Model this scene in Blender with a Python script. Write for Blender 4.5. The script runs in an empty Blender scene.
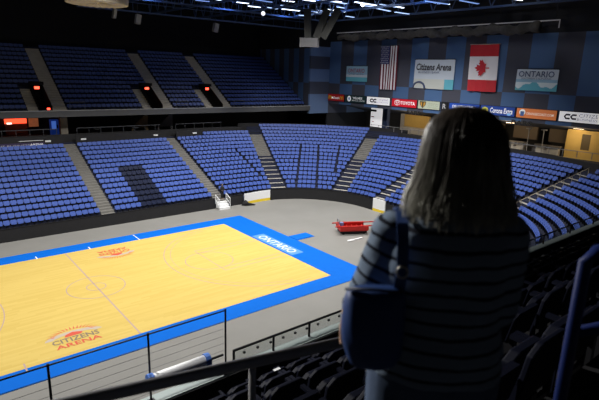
import bpy, bmesh, math, random
from mathutils import Vector, Matrix
random.seed(7)
C = bpy.context.scene.collection
PI = math.pi
V = Vector

# ------------------------------------------------------------------ materials
MATS = {}
def mat(name, col, rough=0.6, noise=0.0, scale=4.0, emit=0.0, metal=0.0, spec=0.4, bump=0.0):
    if name in MATS: return MATS[name]
    m = bpy.data.materials.new(name); m.use_nodes = True
    nt = m.node_tree; b = nt.nodes['Principled BSDF']
    c = (col[0], col[1], col[2], 1)
    b.inputs['Base Color'].default_value = c
    b.inputs['Roughness'].default_value = rough
    b.inputs['Metallic'].default_value = metal
    b.inputs['Specular IOR Level'].default_value = spec
    if emit:
        b.inputs['Emission Color'].default_value = c
        b.inputs['Emission Strength'].default_value = emit
    if noise or bump:
        tc = nt.nodes.new('ShaderNodeTexCoord'); n = nt.nodes.new('ShaderNodeTexNoise')
        n.inputs['Scale'].default_value = scale; n.inputs['Detail'].default_value = 5
        nt.links.new(tc.outputs['Object'], n.inputs['Vector'])
        if noise:
            mx = nt.nodes.new('ShaderNodeMix'); mx.data_type = 'RGBA'
            mx.inputs[6].default_value = tuple(max(0, v*(1-noise)) for v in col)+(1,)
            mx.inputs[7].default_value = tuple(min(1, v*(1+noise)) for v in col)+(1,)
            nt.links.new(n.outputs['Fac'], mx.inputs[0]); nt.links.new(mx.outputs[2], b.inputs['Base Color'])
        if bump:
            bp = nt.nodes.new('ShaderNodeBump'); bp.inputs['Strength'].default_value = bump
            nt.links.new(n.outputs['Fac'], bp.inputs['Height']); nt.links.new(bp.outputs['Normal'], b.inputs['Normal'])
    MATS[name] = m
    return m

def mathnode(nt, op, a, b=None, c=None):
    n = nt.nodes.new('ShaderNodeMath'); n.operation = op
    for i, v in enumerate((a, b, c)):
        if v is None: continue
        if isinstance(v, (int, float)): n.inputs[i].default_value = v
        else: nt.links.new(v, n.inputs[i])
    return n.outputs[0]

def xyz(nt):
    tc = nt.nodes.new('ShaderNodeTexCoord'); s = nt.nodes.new('ShaderNodeSeparateXYZ')
    nt.links.new(tc.outputs['Object'], s.inputs[0]); return tc, s

# ------------------------------------------------------------------ mesh builder
ROOTM = {}
class MB:
    def __init__(s): s.v = []; s.f = []; s.mi = []; s.mats = []
    def m(s, material):
        if material not in s.mats: s.mats.append(material)
        return s.mats.index(material)
    def face(s, pts, material=None):
        k = len(s.v); s.v += [V(p) for p in pts]; s.f.append(tuple(range(k, k+len(pts)))); s.mi.append(s.m(material) if material else 0)
    def raw(s, vs, fs, material=None):
        k = len(s.v); s.v += [V(p) for p in vs]; i = s.m(material) if material else 0
        for f in fs: s.f.append(tuple(k+j for j in f)); s.mi.append(i)
        return s
    def box(s, c, size, M=None, material=None):
        x, y, z = size[0]/2, size[1]/2, size[2]/2
        vs = [V((a*x, b*y, d*z)) for a in (-1, 1) for b in (-1, 1) for d in (-1, 1)]
        if M is not None: vs = [M @ v for v in vs]
        vs = [v+V(c) for v in vs]
        return s.raw(vs, [(0,1,3,2),(4,6,7,5),(0,4,5,1),(2,3,7,6),(0,2,6,4),(1,5,7,3)], material)
    def lohi(s, a, b, material=None):
        return s.box([(p+q)/2 for p, q in zip(a, b)], [abs(q-p) for p, q in zip(a, b)], None, material)
    def bar(s, p, q, w, h, up=(0,0,1), material=None):
        p, q = V(p), V(q); d = (q-p); L = d.length; d.normalize()
        r = d.cross(V(up))
        if r.length < 1e-4: r = V((1,0,0))
        r.normalize(); u = r.cross(d)
        M = Matrix((r, d, u)).transposed()
        return s.box((p+q)/2, (w, L, h), M, material)
    def tube(s, pts, r, n=8, caps=True, material=None):
        pts = [V(p) for p in pts]; rr = r if isinstance(r, (list, tuple)) else [r]*len(pts)
        vs = []; fs = []; ref = None
        for i, p in enumerate(pts):
            t = (pts[min(i+1, len(pts)-1)]-pts[max(i-1, 0)]).normalized()
            if ref is None:
                ref = V((0,0,1)) if abs(t.z) < .9 else V((1,0,0))
            a = (ref - t*ref.dot(t)).normalized(); b = t.cross(a); ref = a
            for k in range(n):
                an = 2*PI*k/n; vs.append(p+(a*math.cos(an)+b*math.sin(an))*rr[i])
        for i in range(len(pts)-1):
            for k in range(n):
                fs.append((i*n+k, i*n+(k+1)%n, (i+1)*n+(k+1)%n, (i+1)*n+k))
        if caps: fs.append(tuple(range(n-1, -1, -1))); fs.append(tuple((len(pts)-1)*n+k for k in range(n)))
        return s.raw(vs, fs, material)
    def loft(s, rings, caps=True, material=None):
        n = len(rings[0]); vs = [p for r in rings for p in r]; fs = []
        for i in range(len(rings)-1):
            for k in range(n): fs.append((i*n+k, i*n+(k+1)%n, (i+1)*n+(k+1)%n, (i+1)*n+k))
        if caps: fs.append(tuple(range(n-1, -1, -1))); fs.append(tuple((len(rings)-1)*n+k for k in range(n)))
        return s.raw(vs, fs, material)
    def ell(s, c, r, n=14, k=9, M=None):
        rings = []
        for i in range(k+1):
            ph = -PI/2 + PI*i/k; cz = max(math.cos(ph), .02)
            ring = [V((r[0]*cz*math.cos(2*PI*j/n), r[1]*cz*math.sin(2*PI*j/n), r[2]*math.sin(ph))) for j in range(n)]
            if M is not None: ring = [M @ p for p in ring]
            rings.append([p+V(c) for p in ring])
        return s.loft(rings)
    def prism(s, outline, frame, depth, material=None):
        o, r, u, n = frame; k = len(outline)
        a = [o+r*p[0]+u*p[1] for p in outline]; b = [p+n*depth for p in a]
        return s.raw(a+b, [tuple(range(k-1, -1, -1)), tuple(range(k, 2*k))]+[(i, (i+1)%k, k+(i+1)%k, k+i) for i in range(k)], material)
    def build(s, name, material=None, parent=None, smooth=False, bevel=0):
        me = bpy.data.meshes.new(name); vs = s.v
        if parent is not None and parent.name in ROOTM:
            Mi = ROOTM[parent.name].inverted(); vs = [Mi @ v for v in vs]
        me.from_pydata([tuple(v) for v in vs], [], s.f)
        if s.mats:
            for mm in s.mats: me.materials.append(mm)
            me.polygons.foreach_set('material_index', s.mi)
        else: me.materials.append(material)
        me.validate(); me.update()
        if smooth: me.polygons.foreach_set('use_smooth', [True]*len(me.polygons))
        o = bpy.data.objects.new(name, me); C.objects.link(o)
        if parent is not None:
            o.parent = parent
            ROOTM[o.name] = ROOTM.get(parent.name, Matrix.Identity(4))
        else: ROOTM[o.name] = Matrix.Identity(4)
        if bevel:
            bv = o.modifiers.new('b', 'BEVEL'); bv.width = bevel; bv.segments = 2
        return o

def tag(o, label=None, cat=None, group=None, kind=None):
    if label: o['label'] = label
    if cat: o['category'] = cat
    if group: o['group'] = group
    if kind: o['kind'] = kind
    return o
def struct(o, label=None):
    o['kind'] = 'structure'
    if label: o['label'] = label
    return o
def thing(name, label, cat, loc, rotz=0, group=None):
    o = bpy.data.objects.new(name, None); C.objects.link(o); o.empty_display_size = .2
    o.location = loc; o.rotation_euler = (0, 0, rotz)
    ROOTM[o.name] = Matrix.Translation(V(loc)) @ Matrix.Rotation(rotz, 4, 'Z')
    return tag(o, label, cat, group)
def frame(o, r, u):
    r, u = V(r).normalized(), V(u).normalized(); return (V(o), r, u, r.cross(u))

def text_part(name, txt, fr, w, h, material, parent, bold=0.0, shear=0.0, depth=0.004, fit=True):
    """lettering as mesh; fr origin is the centre of the text box"""
    cu = bpy.data.curves.new('lettering_curve', 'FONT'); cu.body = txt; cu.size = 1; cu.offset = bold; cu.shear = shear
    cu.resolution_u = 2; cu.fill_mode = 'FRONT'
    to = bpy.data.objects.new('lettering_tmp', cu); C.objects.link(to)
    me = bpy.data.meshes.new_from_object(to.evaluated_get(bpy.context.evaluated_depsgraph_get()))
    bpy.data.objects.remove(to); bpy.data.curves.remove(cu)
    xs = [v.co.x for v in me.vertices]; ys = [v.co.y for v in me.vertices]
    if not xs: return None
    sx = w/(max(xs)-min(xs)); sy = h/(max(ys)-min(ys))
    cx, cy = (max(xs)+min(xs))/2, (max(ys)+min(ys))/2
    o, r, u, n = fr; mb = MB()
    mb.raw([o+r*(v.co.x-cx)*sx+u*(v.co.y-cy)*sy+n*depth for v in me.vertices], [tuple(p.vertices) for p in me.polygons])
    bpy.data.meshes.remove(me)
    return mb.build(name, material, parent)

# ------------------------------------------------------------------ palette
def noise_wood(name):
    m = mat(name, (.8,.55,.2), .5, spec=.08); nt = m.node_tree; b = nt.nodes['Principled BSDF']
    tc, s = xyz(nt)
    row = mathnode(nt, 'FLOOR', mathnode(nt, 'MULTIPLY', s.outputs[1], 6.0))
    off = mathnode(nt, 'MULTIPLY', mathnode(nt, 'FRACT', mathnode(nt, 'MULTIPLY', row, .37)), 3.0)
    col = mathnode(nt, 'FLOOR', mathnode(nt, 'DIVIDE', mathnode(nt, 'ADD', s.outputs[0], off), 2.4))
    cb = nt.nodes.new('ShaderNodeCombineXYZ'); nt.links.new(row, cb.inputs[0]); nt.links.new(col, cb.inputs[1])
    wn = nt.nodes.new('ShaderNodeTexWhiteNoise'); nt.links.new(cb.outputs[0], wn.inputs['Vector'])
    mx = nt.nodes.new('ShaderNodeMix'); mx.data_type = 'RGBA'
    mx.inputs[6].default_value = (.585,.425,.115,1); mx.inputs[7].default_value = (.635,.475,.140,1)
    nt.links.new(wn.outputs['Value'], mx.inputs[0]); nt.links.new(mx.outputs[2], b.inputs['Base Color'])
    return m
WOOD = noise_wood('court_wood')
BLUEPAINT = mat('blue_paint', (.004,.125,.58), .7, .06, 2, spec=.05)
LINE = mat('line_grey', (.45,.33,.30), .6, spec=.1)
WHITELINE = mat('line_white', (.85,.87,.9), .5)
CONC = mat('arena_concrete', (.222,.219,.208), .6, .12, .35, spec=.2)
TIER = mat('tier_concrete', (.014,.018,.042), .9, .2, 1)
STEP = mat('stair_concrete', (.17,.165,.155), .85, .2, 1.5)
STEPNOSE = mat('stair_tread', (.42,.40,.36), .8, .15, 2)
BLACK = mat('black_cover', (.012,.012,.014), .75, .3, 3)
DARKWALL = mat('dark_wall', (.018,.02,.026), .9, .2, .5)
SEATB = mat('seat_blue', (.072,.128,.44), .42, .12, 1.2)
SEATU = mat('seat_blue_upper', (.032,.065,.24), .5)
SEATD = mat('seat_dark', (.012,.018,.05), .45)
METALD = mat('dark_metal', (.02,.02,.023), .45, metal=.5)
FASCIA = mat('fascia_grey', (.085,.088,.095), .7, .1, 1)
LEDGE = mat('ledge_pale', (.40,.47,.47), .6, .08, 1)
WHITE = mat('white_panel', (.78,.79,.8), .5)
YELLOW = mat('kick_yellow', (.75,.55,.03), .5)
RED = mat('cart_red', (.52,.02,.015), .45)
STEEL = mat('truss_steel', (.05,.09,.2), .6)
CEIL = mat('ceiling_black', (.006,.007,.01), .95)

# ================================================================== SETTING
mb = MB(); mb.face([(-60,-30,0),(60,-30,0),(60,45,0),(-60,45,0)]); struct(mb.build('floor', CONC), 'grey polished concrete arena floor')

# ---- bowl path: rounded rink outline, offset d outward
CX, CY, R0, HX, HY = 22.0, 4.45, 8.5, 30.5, 12.95
def bowl_pts(d, x0=-24, x1=20.5, step=3.0):
    """points round the bowl at distance d outside the boards, from the far side clockwise to the near side"""
    p = []; n = 24
    for i in range(n+1): p.append((x0+(CX-x0)*i/n, HY+d))
    for i in range(1, 31): a = math.radians(90-3*i); p.append((CX+(R0+d)*math.cos(a), CY+(R0+d)*math.sin(a)))
    for i in range(1, 4): p.append((HX+d, CY-2*CY*i/3))
    for i in range(1, 31): a = math.radians(-3*i); p.append((CX+(R0+d)*math.cos(a), -CY+(R0+d)*math.sin(a)))
    for i in range(1, 13): p.append((CX+(x1-CX)*i/12, -HY-d))
    return p
def sweep(profile, material, name, sub=None):
    """profile: list of (d, z) swept along the bowl path; sub = (first, last) index of path points"""
    m = MB(); rings = []
    for d, z in profile:
        q = bowl_pts(d)
        if sub: q = q[sub[0]:sub[1]]
        rings.append([(x, y, z) for x, y in q])
    n = len(rings[0]); vs = [p for r in rings for p in r]; fs = []
    for i in range(len(rings)-1):
        for k in range(n-1): fs.append((i*n+k, i*n+k+1, (i+1)*n+k+1, (i+1)*n+k))
    m.raw(vs, fs); return m.build(name, material)
ROWS, DEP, RISE, Z0, D0 = 15, .84, .36, .75, .35
prof = [(D0-.02, 0), (D0-.02, Z0)]
for i in range(ROWS):
    prof += [(D0+DEP*(i+1), Z0+RISE*i), (D0+DEP*(i+1), Z0+RISE*(i+1))]
prof += [(14.2, Z0+RISE*ROWS)]
struct(sweep(prof, TIER, 'floor_lower_seating_tiers'), 'stepped dark concrete tiers of the lower bowl')
zt = Z0+RISE*ROWS
# two extra rows in the curved end section
ex0, ex1 = 25+5, 25+24
struct(sweep([(13.0, zt-.1),(13.0, zt),(13.79, zt),(13.79, zt+.36),(14.6, zt+.36),(14.6,zt+.72),(15,zt+.72)], TIER, 'floor_extra_end_tiers', (ex0, ex1)), 'two more tiers at the top of the curved end section')
# parapet behind the top row, concourse floor, back wall, slab over
struct(sweep([(13.1, zt-.2),(13.1, 7.05),(13.3, 7.05),(13.3, zt)], BLACK, 'wall_concourse_parapet', (0, 30)), 'black parapet behind the top row of the lower bowl')
struct(sweep([(14.7, zt-.2),(14.7, 7.35),(14.9, 7.35),(14.9, zt)], BLACK, 'wall_curved_parapet', (29, 50)), 'black parapet above the curved end seats')
struct(sweep([(13.1, zt-.2),(13.1, 7.0),(13.3, 7.0),(13.3, zt)], BLACK, 'wall_end_parapet', (49, 100)), 'black parapet below the lit concourse')
struct(sweep([(13.2, zt+.02),(24, zt+.02)], DARKWALL, 'floor_concourse'), 'dark concourse floor')
m = MB(); m.lohi((-30, 35, 5), (46, 35.3, 9.3)); m.lohi((46, 39, 5), (56, 39.3, 26)); m.lohi((44, 26.15, 5), (53.2, 26.4, 8.44)); struct(m.build('wall_far_concourse', DARKWALL), 'dark concourse back wall under the balcony')
m = MB(); m.lohi((53, -45, 5), (53.3, 36, 10.5)); struct(m.build('wall_end_concourse', mat('concourse_dark', (.045,.042,.04), .8, .2, .6)), 'dim back wall of the end concourse')

m = MB()
for a, b, z in ((-24, 4.8, 7.0), (6.2, 16.6, 7.0), (18.0, 21.0, 6.95)): m.lohi((a, 25.24, 5.3), (b, 25.38, z))
struct(m.build('wall_far_parapet', BLACK), 'black parapet band behind the left-hand lower seats')
# ---- far balcony (upper deck)
UY, UZ, URISE, UDEP, UROWS = 26.3, 9.45, .5, .82, 14
UX0, UX1 = -22.0, 40.2
m = MB(); pr = [(26.0, 9.0), (26.0, 9.62), (26.12, 9.62), (26.12, UZ)]
for k in range(UROWS):
    pr += [(UY+UDEP*(k+1), UZ+URISE*k), (UY+UDEP*(k+1), UZ+URISE*(k+1))]
pr += [(39.5, UZ+URISE*UROWS), (39.5, 8.9), (26.0, 8.9)]
VOMS = [5.15, 17.65, 26.1]
def vom_range(xa): return (xa-2.1, xa-.8)
cuts = [UX0]+[v for xa in VOMS for v in vom_range(xa)]+[UX1]
for c in range(len(cuts)-1):
    for i in range(len(pr)-1):
        if c % 2 == 1 and 3 <= i < 13: continue
        m.face([(cuts[c], *pr[i]), (cuts[c+1], *pr[i]), (cuts[c+1], *pr[i+1]), (cuts[c], *pr[i+1])])
struct(m.build('floor_far_balcony_tiers', TIER), 'dark stepped tiers of the far balcony')
m = MB(); m.lohi((UX0, 25.85, 8.95), (UX1, 25.99, 9.58), FASCIA); m.lohi((UX0, 25.8, 9.58), (UX1, 26.1, 9.66), mat('fascia_cap', (.30,.31,.32), .6))
struct(m.build('trim_1', None), 'grey front edge of the far balcony')
m = MB(); m.lohi((UX0, 39.2, 16), (44, 39.5, 26)); struct(m.build('wall_far_balcony', CEIL), 'black wall behind the far balcony')
m = MB(); m.lohi((-60, -50, 25.5), (60, 45, 25.8)); struct(m.build('ceiling', CEIL), 'black arena roof deck')

# ---- end wall: blue checked panels
def checker(name, axis, org, width, hgt, flip=False):
    m = mat(name, (.03,.06,.14), .75); nt = m.node_tree; b = nt.nodes['Principled BSDF']
    tc, s = xyz(nt)
    a = mathnode(nt, 'FLOOR', mathnode(nt, 'DIVIDE', mathnode(nt, 'SUBTRACT', org+width*40, s.outputs[axis]), width))
    z = mathnode(nt, 'FLOOR', mathnode(nt, 'DIVIDE', mathnode(nt, 'SUBTRACT', s.outputs[2] if not flip else mathnode(nt, 'MAXIMUM', s.outputs[2], 10.0), (13.0 if not flip else 13.2)-hgt*8), hgt))
    z2 = mathnode(nt, 'GREATER_THAN', s.outputs[2], 11.0)
    k = mathnode(nt, 'MODULO', mathnode(nt, 'ADD', a, z), 2.0)
    n = nt.nodes.new('ShaderNodeTexNoise'); n.inputs['Scale'].default_value = .8; nt.links.new(tc.outputs['Object'], n.inputs['Vector'])
    mx = nt.nodes.new('ShaderNodeMix'); mx.data_type = 'RGBA'
    mx.inputs[6].default_value = (.055,.058,.082,1) if not flip else (.06,.07,.11,1); mx.inputs[7].default_value = (.06,.125,.27,1) if not flip else (.13,.21,.40,1)
    nt.links.new(k, mx.inputs[0]); nt.links.new(mx.outputs[2], b.inputs['Base Color']); return m
CHECK = checker('blue_check_wall', 1, 23.6, 2.62, 8.0)
m = MB(); m.lohi((44, -46, 9.95), (44.6, 26.1, 19.1))
struct(m.build('wall_end', CHECK), 'blue and charcoal checked end wall hung with flags')
m = MB(); m.lohi((44, -46, 19.1), (44.6, 26.1, 25.5)); m.lohi((40.2, 26.05, 18.3), (53.2, 26.4, 25.5)); m.lohi((40.2, 26.4, 18.0), (40.5, 39.5, 25.5))  # fade to dark under the roof put into a flat black colour
struct(m.build('wall_upper', mat('upper_shade', (.012,.013,.018), .9)), 'upper band of the end walls, shade under the roof painted black')
m = MB(); m.lohi((40.2, 26.05, 8.45), (53.2, 26.4, 18.3))
struct(m.build('wall_corner', checker('blue_corner_wall', 0, 39.9, 4.1, 1.85, True)), 'blue checked wall at the corner where the balcony ends')
m = MB(); m.lohi((40.2, 26.4, 8.45), (40.5, 39.5, 18.0))
struct(m.build('wall_balcony_end', checker('blue_stripe_wall', 1, 26.4, 1.25, 40.0)), 'blue striped wall at the end of the balcony rows')
m = MB(); m.face([(44.3,-46,10.2),(44.3,26.1,10.2),(52,26.1,8.75),(52,-46,8.75)]); m.lohi((52, -46, 8.75), (53.2, 26.1, 9.0)); struct(m.build('ceiling_end_concourse', mat('soffit', (.05,.055,.07), .8)), 'dark soffit over the end concourse')

# ---- near balcony the photographer and the woman stand in
NZ, NR, ND = 9.2, .56, .82
def nrow_front(j): return -26.25 if j == 0 else -27.1-ND*(j-1)
m = MB(); pr = [(-26.17, 8.7), (-26.17, 9.6), (-26.19, 9.6), (-26.19, NZ), (-27.1, NZ)]
for j in range(1, 13):
    z = NZ+NR*j; pr += [(nrow_front(j), z), (nrow_front(j+1), z)]
pr += [(pr[-1][0], 8.7), (-26.17, 8.7)]
for i in range(len(pr)-1):
    m.face([(-26, *pr[i]), (40, *pr[i]), (40, *pr[i+1]), (-26, *pr[i+1])])
struct(m.build('floor_near_balcony_tiers', mat('near_tier', (.007,.007,.009), .85, .2, 2)), 'dark stepped tiers of the near balcony')
m = MB(); m.lohi((-26, -26.16, 8.9), (40, -25.95, 9.62))
struct(m.build('trim_2', LEDGE), 'pale ledge along the front of the near balcony')
m = MB(); m.lohi((-26, -25.98, 8.3), (40, -25.94, 9.55)); m2 = MB(); m2.lohi((-26,-27.3,0),(40,-27.1,8.75)); struct(m2.build('wall_near_lower', DARKWALL), 'dark wall below the near balcony')
struct(m.build('trim_3', mat('near_fascia', (.02,.02,.022), .8)), 'dark face of the near balcony')

# ================================================================== COURT
L2, W2 = 14.325, 7.62
court = thing('basketball_court', 'yellow hardwood basketball court with blue border on the concrete floor', 'basketball court', (0,0,0))
m = MB(); m.lohi((-L2,-W2,.0),(L2,W2,.03)); m.build('playing_surface', WOOD, court)
m = MB()
for a, b in (((-17.2,W2),(17.2,9.25)), ((-17.2,-9.15),(17.2,-W2)), ((L2,-W2),(17.2,W2)), ((-17.2,-W2),(-L2,W2))):
    m.lohi((*a, 0), (*b, .028))
m.build('blue_border', BLUEPAINT, court)
def lines(name, segs, w=.06, z=.034, material=LINE):
    mm = MB()
    for a, b in segs: mm.bar((*a, z), (*b, z), w, .002)
    mm.build(name, material, court)
def arc(cx, cy, r, a0, a1, n=40):
    q = [(cx+r*math.cos(math.radians(a0+(a1-a0)*i/n)), cy+r*math.sin(math.radians(a0+(a1-a0)*i/n))) for i in range(n+1)]
    return list(zip(q[:-1], q[1:]))
lines('half_court_line', [((0,-W2),(0,W2))], .09)
lines('centre_circle', arc(0,0,1.83,0,360)); lines('restraining_circle', arc(0,0,.61,0,360,24))
for s in (-1, 1):
    lines('three_point_line', arc(s*(L2-1.6),0,7.24,90,270,48) if s > 0 else arc(s*(L2-1.6),0,7.24,-90,90,48))
    lines('three_point_line', arc(s*(L2-1.6),0,6.75,100,260,44) if s > 0 else arc(s*(L2-1.6),0,6.75,-80,80,44), .035)
    xl = s*(L2-5.79)
    lines('free_throw_lane', [((xl,-2.44),(s*L2,-2.44)), ((xl,2.44),(s*L2,2.44)), ((xl,-2.44),(xl,2.44)), ((xl,-1.83),(s*L2,-1.83)), ((xl,1.83),(s*L2,1.83))])
    lines('free_throw_circle', arc(xl,0,1.83,0,360,36))
for x in (-2.0, 1.9, 6.0):
    lines('sideline_tick', [((x, W2-.1), (x, W2+(1.5 if x == 6.0 else .5)))], .09 if x != 6.0 else .07, .034, WHITELINE)
lines('sideline_tick', [((-5.7,-W2-.35),(-5.7,-W2+.5))], .08)
LOGOR = mat('logo_red', (.62,.09,.05), .5); LOGOT = mat('logo_tan', (.50,.42,.33), .5); LOGOD = mat('logo_dark', (.22,.17,.12), .5)
def court_logo(cx, cy, rot, faded=False):
    r = V((math.cos(rot), math.sin(rot), 0)); u = V((-math.sin(rot), math.cos(rot), 0)); o = V((cx, cy, .034))
    fr = (o, r, u, V((0,0,1))); b = MB()
    for i in range(17):     # sun rays fan
        a = math.radians(15+150*i/16); w = .05
        p = [(math.cos(a-w)*1.0, .18+math.sin(a-w)*.62), (math.cos(a+w)*1.0, .18+math.sin(a+w)*.62), (math.cos(a)*1.45, .15+math.sin(a)*1.02)]
        b.face([o+r*x+u*y+V((0,0,.001)) for x, y in p])
    lg = b.build('court_logo', LOGOR, court)
    b = MB(); q = []
    for i in range(13):
        a = math.radians(5+170*i/12); q.append((math.cos(a)*1.5, .0+math.sin(a)*.62))
    q2 = [(x*.72, y*.5) for x, y in reversed(q)]
    for i in range(12):
        b.face([o+r*x+u*y for x, y in (q[i], q[i+1], q2[11-i], q2[12-i])])
    b.build('logo_swoosh', LOGOT, lg)
    b = MB(); b.face([o+r*x+u*y+V((0,0,.002)) for x, y in ((-.5,.05),(.35,.05),(.5,.25),(0,.48),(-.4,.3))]); b.build('logo_sun', LOGOR, lg)
    text_part('lettering', 'CITIZENS', (o+u*-.28, r, u, V((0,0,1))), 2.4, .5, LOGOD if not faded else LOGOR, lg, .02)
    text_part('lettering', 'ARENA', (o+u*-.85, r, u, V((0,0,1))), 2.3, .42, LOGOR, lg, .02)
court_logo(-2.95, -5.75, 0)
court_logo(3.2, 5.45, PI, True)
fr = frame((15.15,.15,.036), (0,-1,0), (1,0,0))
m = MB(); m.prism([(-2.9,-.62),(2.9,-.62),(2.9,.62),(-2.9,.62)], (V((15.15,.15,.03)),V((0,-1,0)),V((1,0,0)),V((0,0,1))), .003)
pl = m.build('baseline_panel', mat('baseline_pale', (.09,.28,.72), .5), court)
text_part('lettering', 'ONTARIO', fr, 4.9, .85, WHITE, pl, .01)

m = MB(); m.lohi((17.25,-.1,0),(19.25,1.2,.03)); m.lohi((17.25,.0,.03),(19.1,1.1,.05))
tag(m.build('floor_mat', BLUEPAINT), 'small blue mat laid out behind the court baseline on the concrete', 'mat')

# ================================================================== BOARDS
def board_run(name, label, i0, i1, material, z1=1.12, thick=.12, pts=None, yellow=False, parent_cat='rink boards'):
    q0 = pts or bowl_pts(0.0)[i0:i1]
    root = thing(name, label, parent_cat, (q0[0][0], q0[0][1], 0))
    a = MB(); b = MB()
    for (x0, y0), (x1, y1) in zip(q0[:-1], q0[1:]):
        d = V((x1-x0, y1-y0, 0)); n = V((-d.y, d.x, 0)).normalized()*thick
        for mm, za, zb in ((a, .0 if not yellow else .3, z1), (b, 0, .3)):
            if mm is b and not yellow: continue
            P = [V((x0,y0,za)), V((x1,y1,za)), V((x1,y1,za))+n, V((x0,y0,za))+n]
            Q = [p+V((0,0,zb-za)) for p in P]
            mm.raw(P+Q, [(0,1,5,4),(1,2,6,5),(2,3,7,6),(3,0,4,7),(4,5,6,7),(3,2,1,0)])
    a.build('board_face', material, root)
    if yellow: b.build('kick_strip', YELLOW, root)
    else:
        c = MB(); c.tube([(x, y, z1+.02) for x, y in q0], .035, 6); c.build('top_cap', METALD, root)
    return root
straight = [(-24+1.5*i, HY) for i in range(28)]
board_run('rink_boards', 'long black covered rink boards below the left-hand lower seats', 0, 0, BLACK, pts=[p for p in straight if p[0] < 16.3]+[(16.4, HY)])
board_run('rink_boards', 'short black board stub just right of the white gate steps', 0, 0, BLACK, pts=[(17.9, HY), (19.95, HY)])
A = lambda d: (CX+R0*math.cos(math.radians(d)), CY+R0*math.sin(math.radians(d)))
board_run('rink_boards', 'white rink board with yellow kick strip right of the gate steps', 0, 0, WHITE, pts=[(20.0, HY-.25),(21,HY-.15),(22,HY-.05),A(85),A(79.5)], yellow=True, z1=1.2)
board_run('rink_boards', 'black covered rink boards curving under the end seats', 0, 0, BLACK, pts=[A(79-3*i) for i in range(26)]+[A(1), (HX, 4.4), (HX, 3.25)], z1=1.25)
board_run('rink_boards', 'white and yellow rink board end panel behind the red cart', 0, 0, WHITE, pts=[(HX-.05, 3.2), (HX-.05, 2.4), (HX-.05, 1.45)], yellow=True, z1=1.4)
board_run('rink_boards', 'black rink boards along the far end hidden behind the woman', 0, 0, BLACK, pts=[(HX,1.4),(HX,-2),(HX,-CY)]+[(CX+R0*math.cos(math.radians(-6*i)), -CY+R0*math.sin(math.radians(-6*i))) for i in range(1,15)])

# white portable gate steps
g = thing('gate_steps', 'white portable steps with side rails in the gap of the boards', 'steps', (17.1, 12.6, 0))
m = MB()
for k in range(3): m.lohi((16.55, 12.1+.3*k, 0 if k == 0 else .1), (17.75, 12.4+.3*k, .24*(k+1)))
m.build('treads', WHITE, g)
for x in (16.5, 17.8):
    m = MB(); m.tube([(x,12.15,.0),(x,12.15,1.15),(x,13.0,1.5),(x,13.0,.5)], .035, 6); m.tube([(x,12.15,.6),(x,13.0,.95)], .03, 6)
    for t in (.3,.6): m.tube([(x,12.15+.85*t,.1+.3*t),(x,12.15+.85*t,1.15+.35*t)], .02, 6)
    m.build('side_rail', WHITE, g)
# black bag slumped on the floor
m = MB(); rng = random.Random(3)
rings = []
for i, (t, w, h) in enumerate(((0,.05,.06),(.25,.3,.5),(.5,.34,.62),(.75,.3,.34),(1.05,.26,.24),(1.4,.16,.14),(1.6,.04,.05))):
    rings.append([V((19.45+t*.9, 12.45-t*.35+w*math.cos(a), max(0.0, h*.5+h*.5*math.sin(a)+.02*rng.uniform(-1,1)))) for a in [2*PI*k/12 for k in range(12)]])
m.loft(rings); tag(m.build('cloth_bundle', BLACK, smooth=True), 'black cloth bundle slumped on the floor against the white board', 'cloth')
# coat + white cap on the seats just above the steps: a person sitting there
def small_person(base, rotz):
    root = thing('person', 'person in black clothes standing at the top of the white steps', 'person', base, rotz)
    Mx = ROOTM[root.name]; T = lambda p: Mx @ V(p)
    b = MB()
    for s in (-1, 1):
        b.tube([T((s*.09,0,.86)), T((s*.1,.04,.46)), T((s*.1,0,.08))], [.085,.06,.045], 8); b.ell(T((s*.1,.06,.045)), (.045,.12,.045), 8, 6)
        b.tube([T((s*.17,0,1.34)), T((s*.24,.04,1.08)), T((s*.17,.2,.98))], [.055,.045,.035], 8); b.ell(T((s*.15,.25,.98)), (.035,.05,.03), 8, 6)
    b.loft([[T((w*math.cos(2*PI*k/12), d*math.sin(2*PI*k/12), z)) for k in range(12)] for z, w, d in ((.8,.15,.1),(.95,.16,.11),(1.15,.15,.1),(1.32,.19,.1),(1.4,.12,.08),(1.44,.05,.05),(1.5,.05,.05))])
    b.ell(T((0,.01,1.6)), (.078,.095,.115), 10, 8)
    o = b.build('body', mat('small_skin', (.3,.2,.15), .6), root, True)
    r = o.modifiers.new('r', 'REMESH'); r.mode = 'VOXEL'; r.voxel_size = .02
    c = MB()
    c.loft([[T((w*math.cos(2*PI*k/12), d*math.sin(2*PI*k/12), z)) for k in range(12)] for z, w, d in ((.75,.19,.14),(.95,.185,.135),(1.15,.175,.125),(1.32,.21,.12),(1.42,.14,.1),(1.46,.07,.07))])
    for s in (-1, 1): c.tube([T((s*.17,0,1.34)), T((s*.24,.04,1.08)), T((s*.18,.18,.99))], [.075,.065,.055], 8)
    c.build('jacket', BLACK, root, True)
    c = MB()
    for s in (-1, 1): c.tube([T((s*.09,0,.9)), T((s*.1,.04,.46)), T((s*.1,0,.06))], [.1,.078,.065], 8)
    c.build('trousers', BLACK, root, True)
    c = MB(); c.ell(T((0,-.015,1.635)), (.088,.1,.1), 10, 8); c.build('hair', mat('small_hair', (.02,.016,.013), .6), root, True)
small_person((17.7, 13.65, .75), PI)

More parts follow.
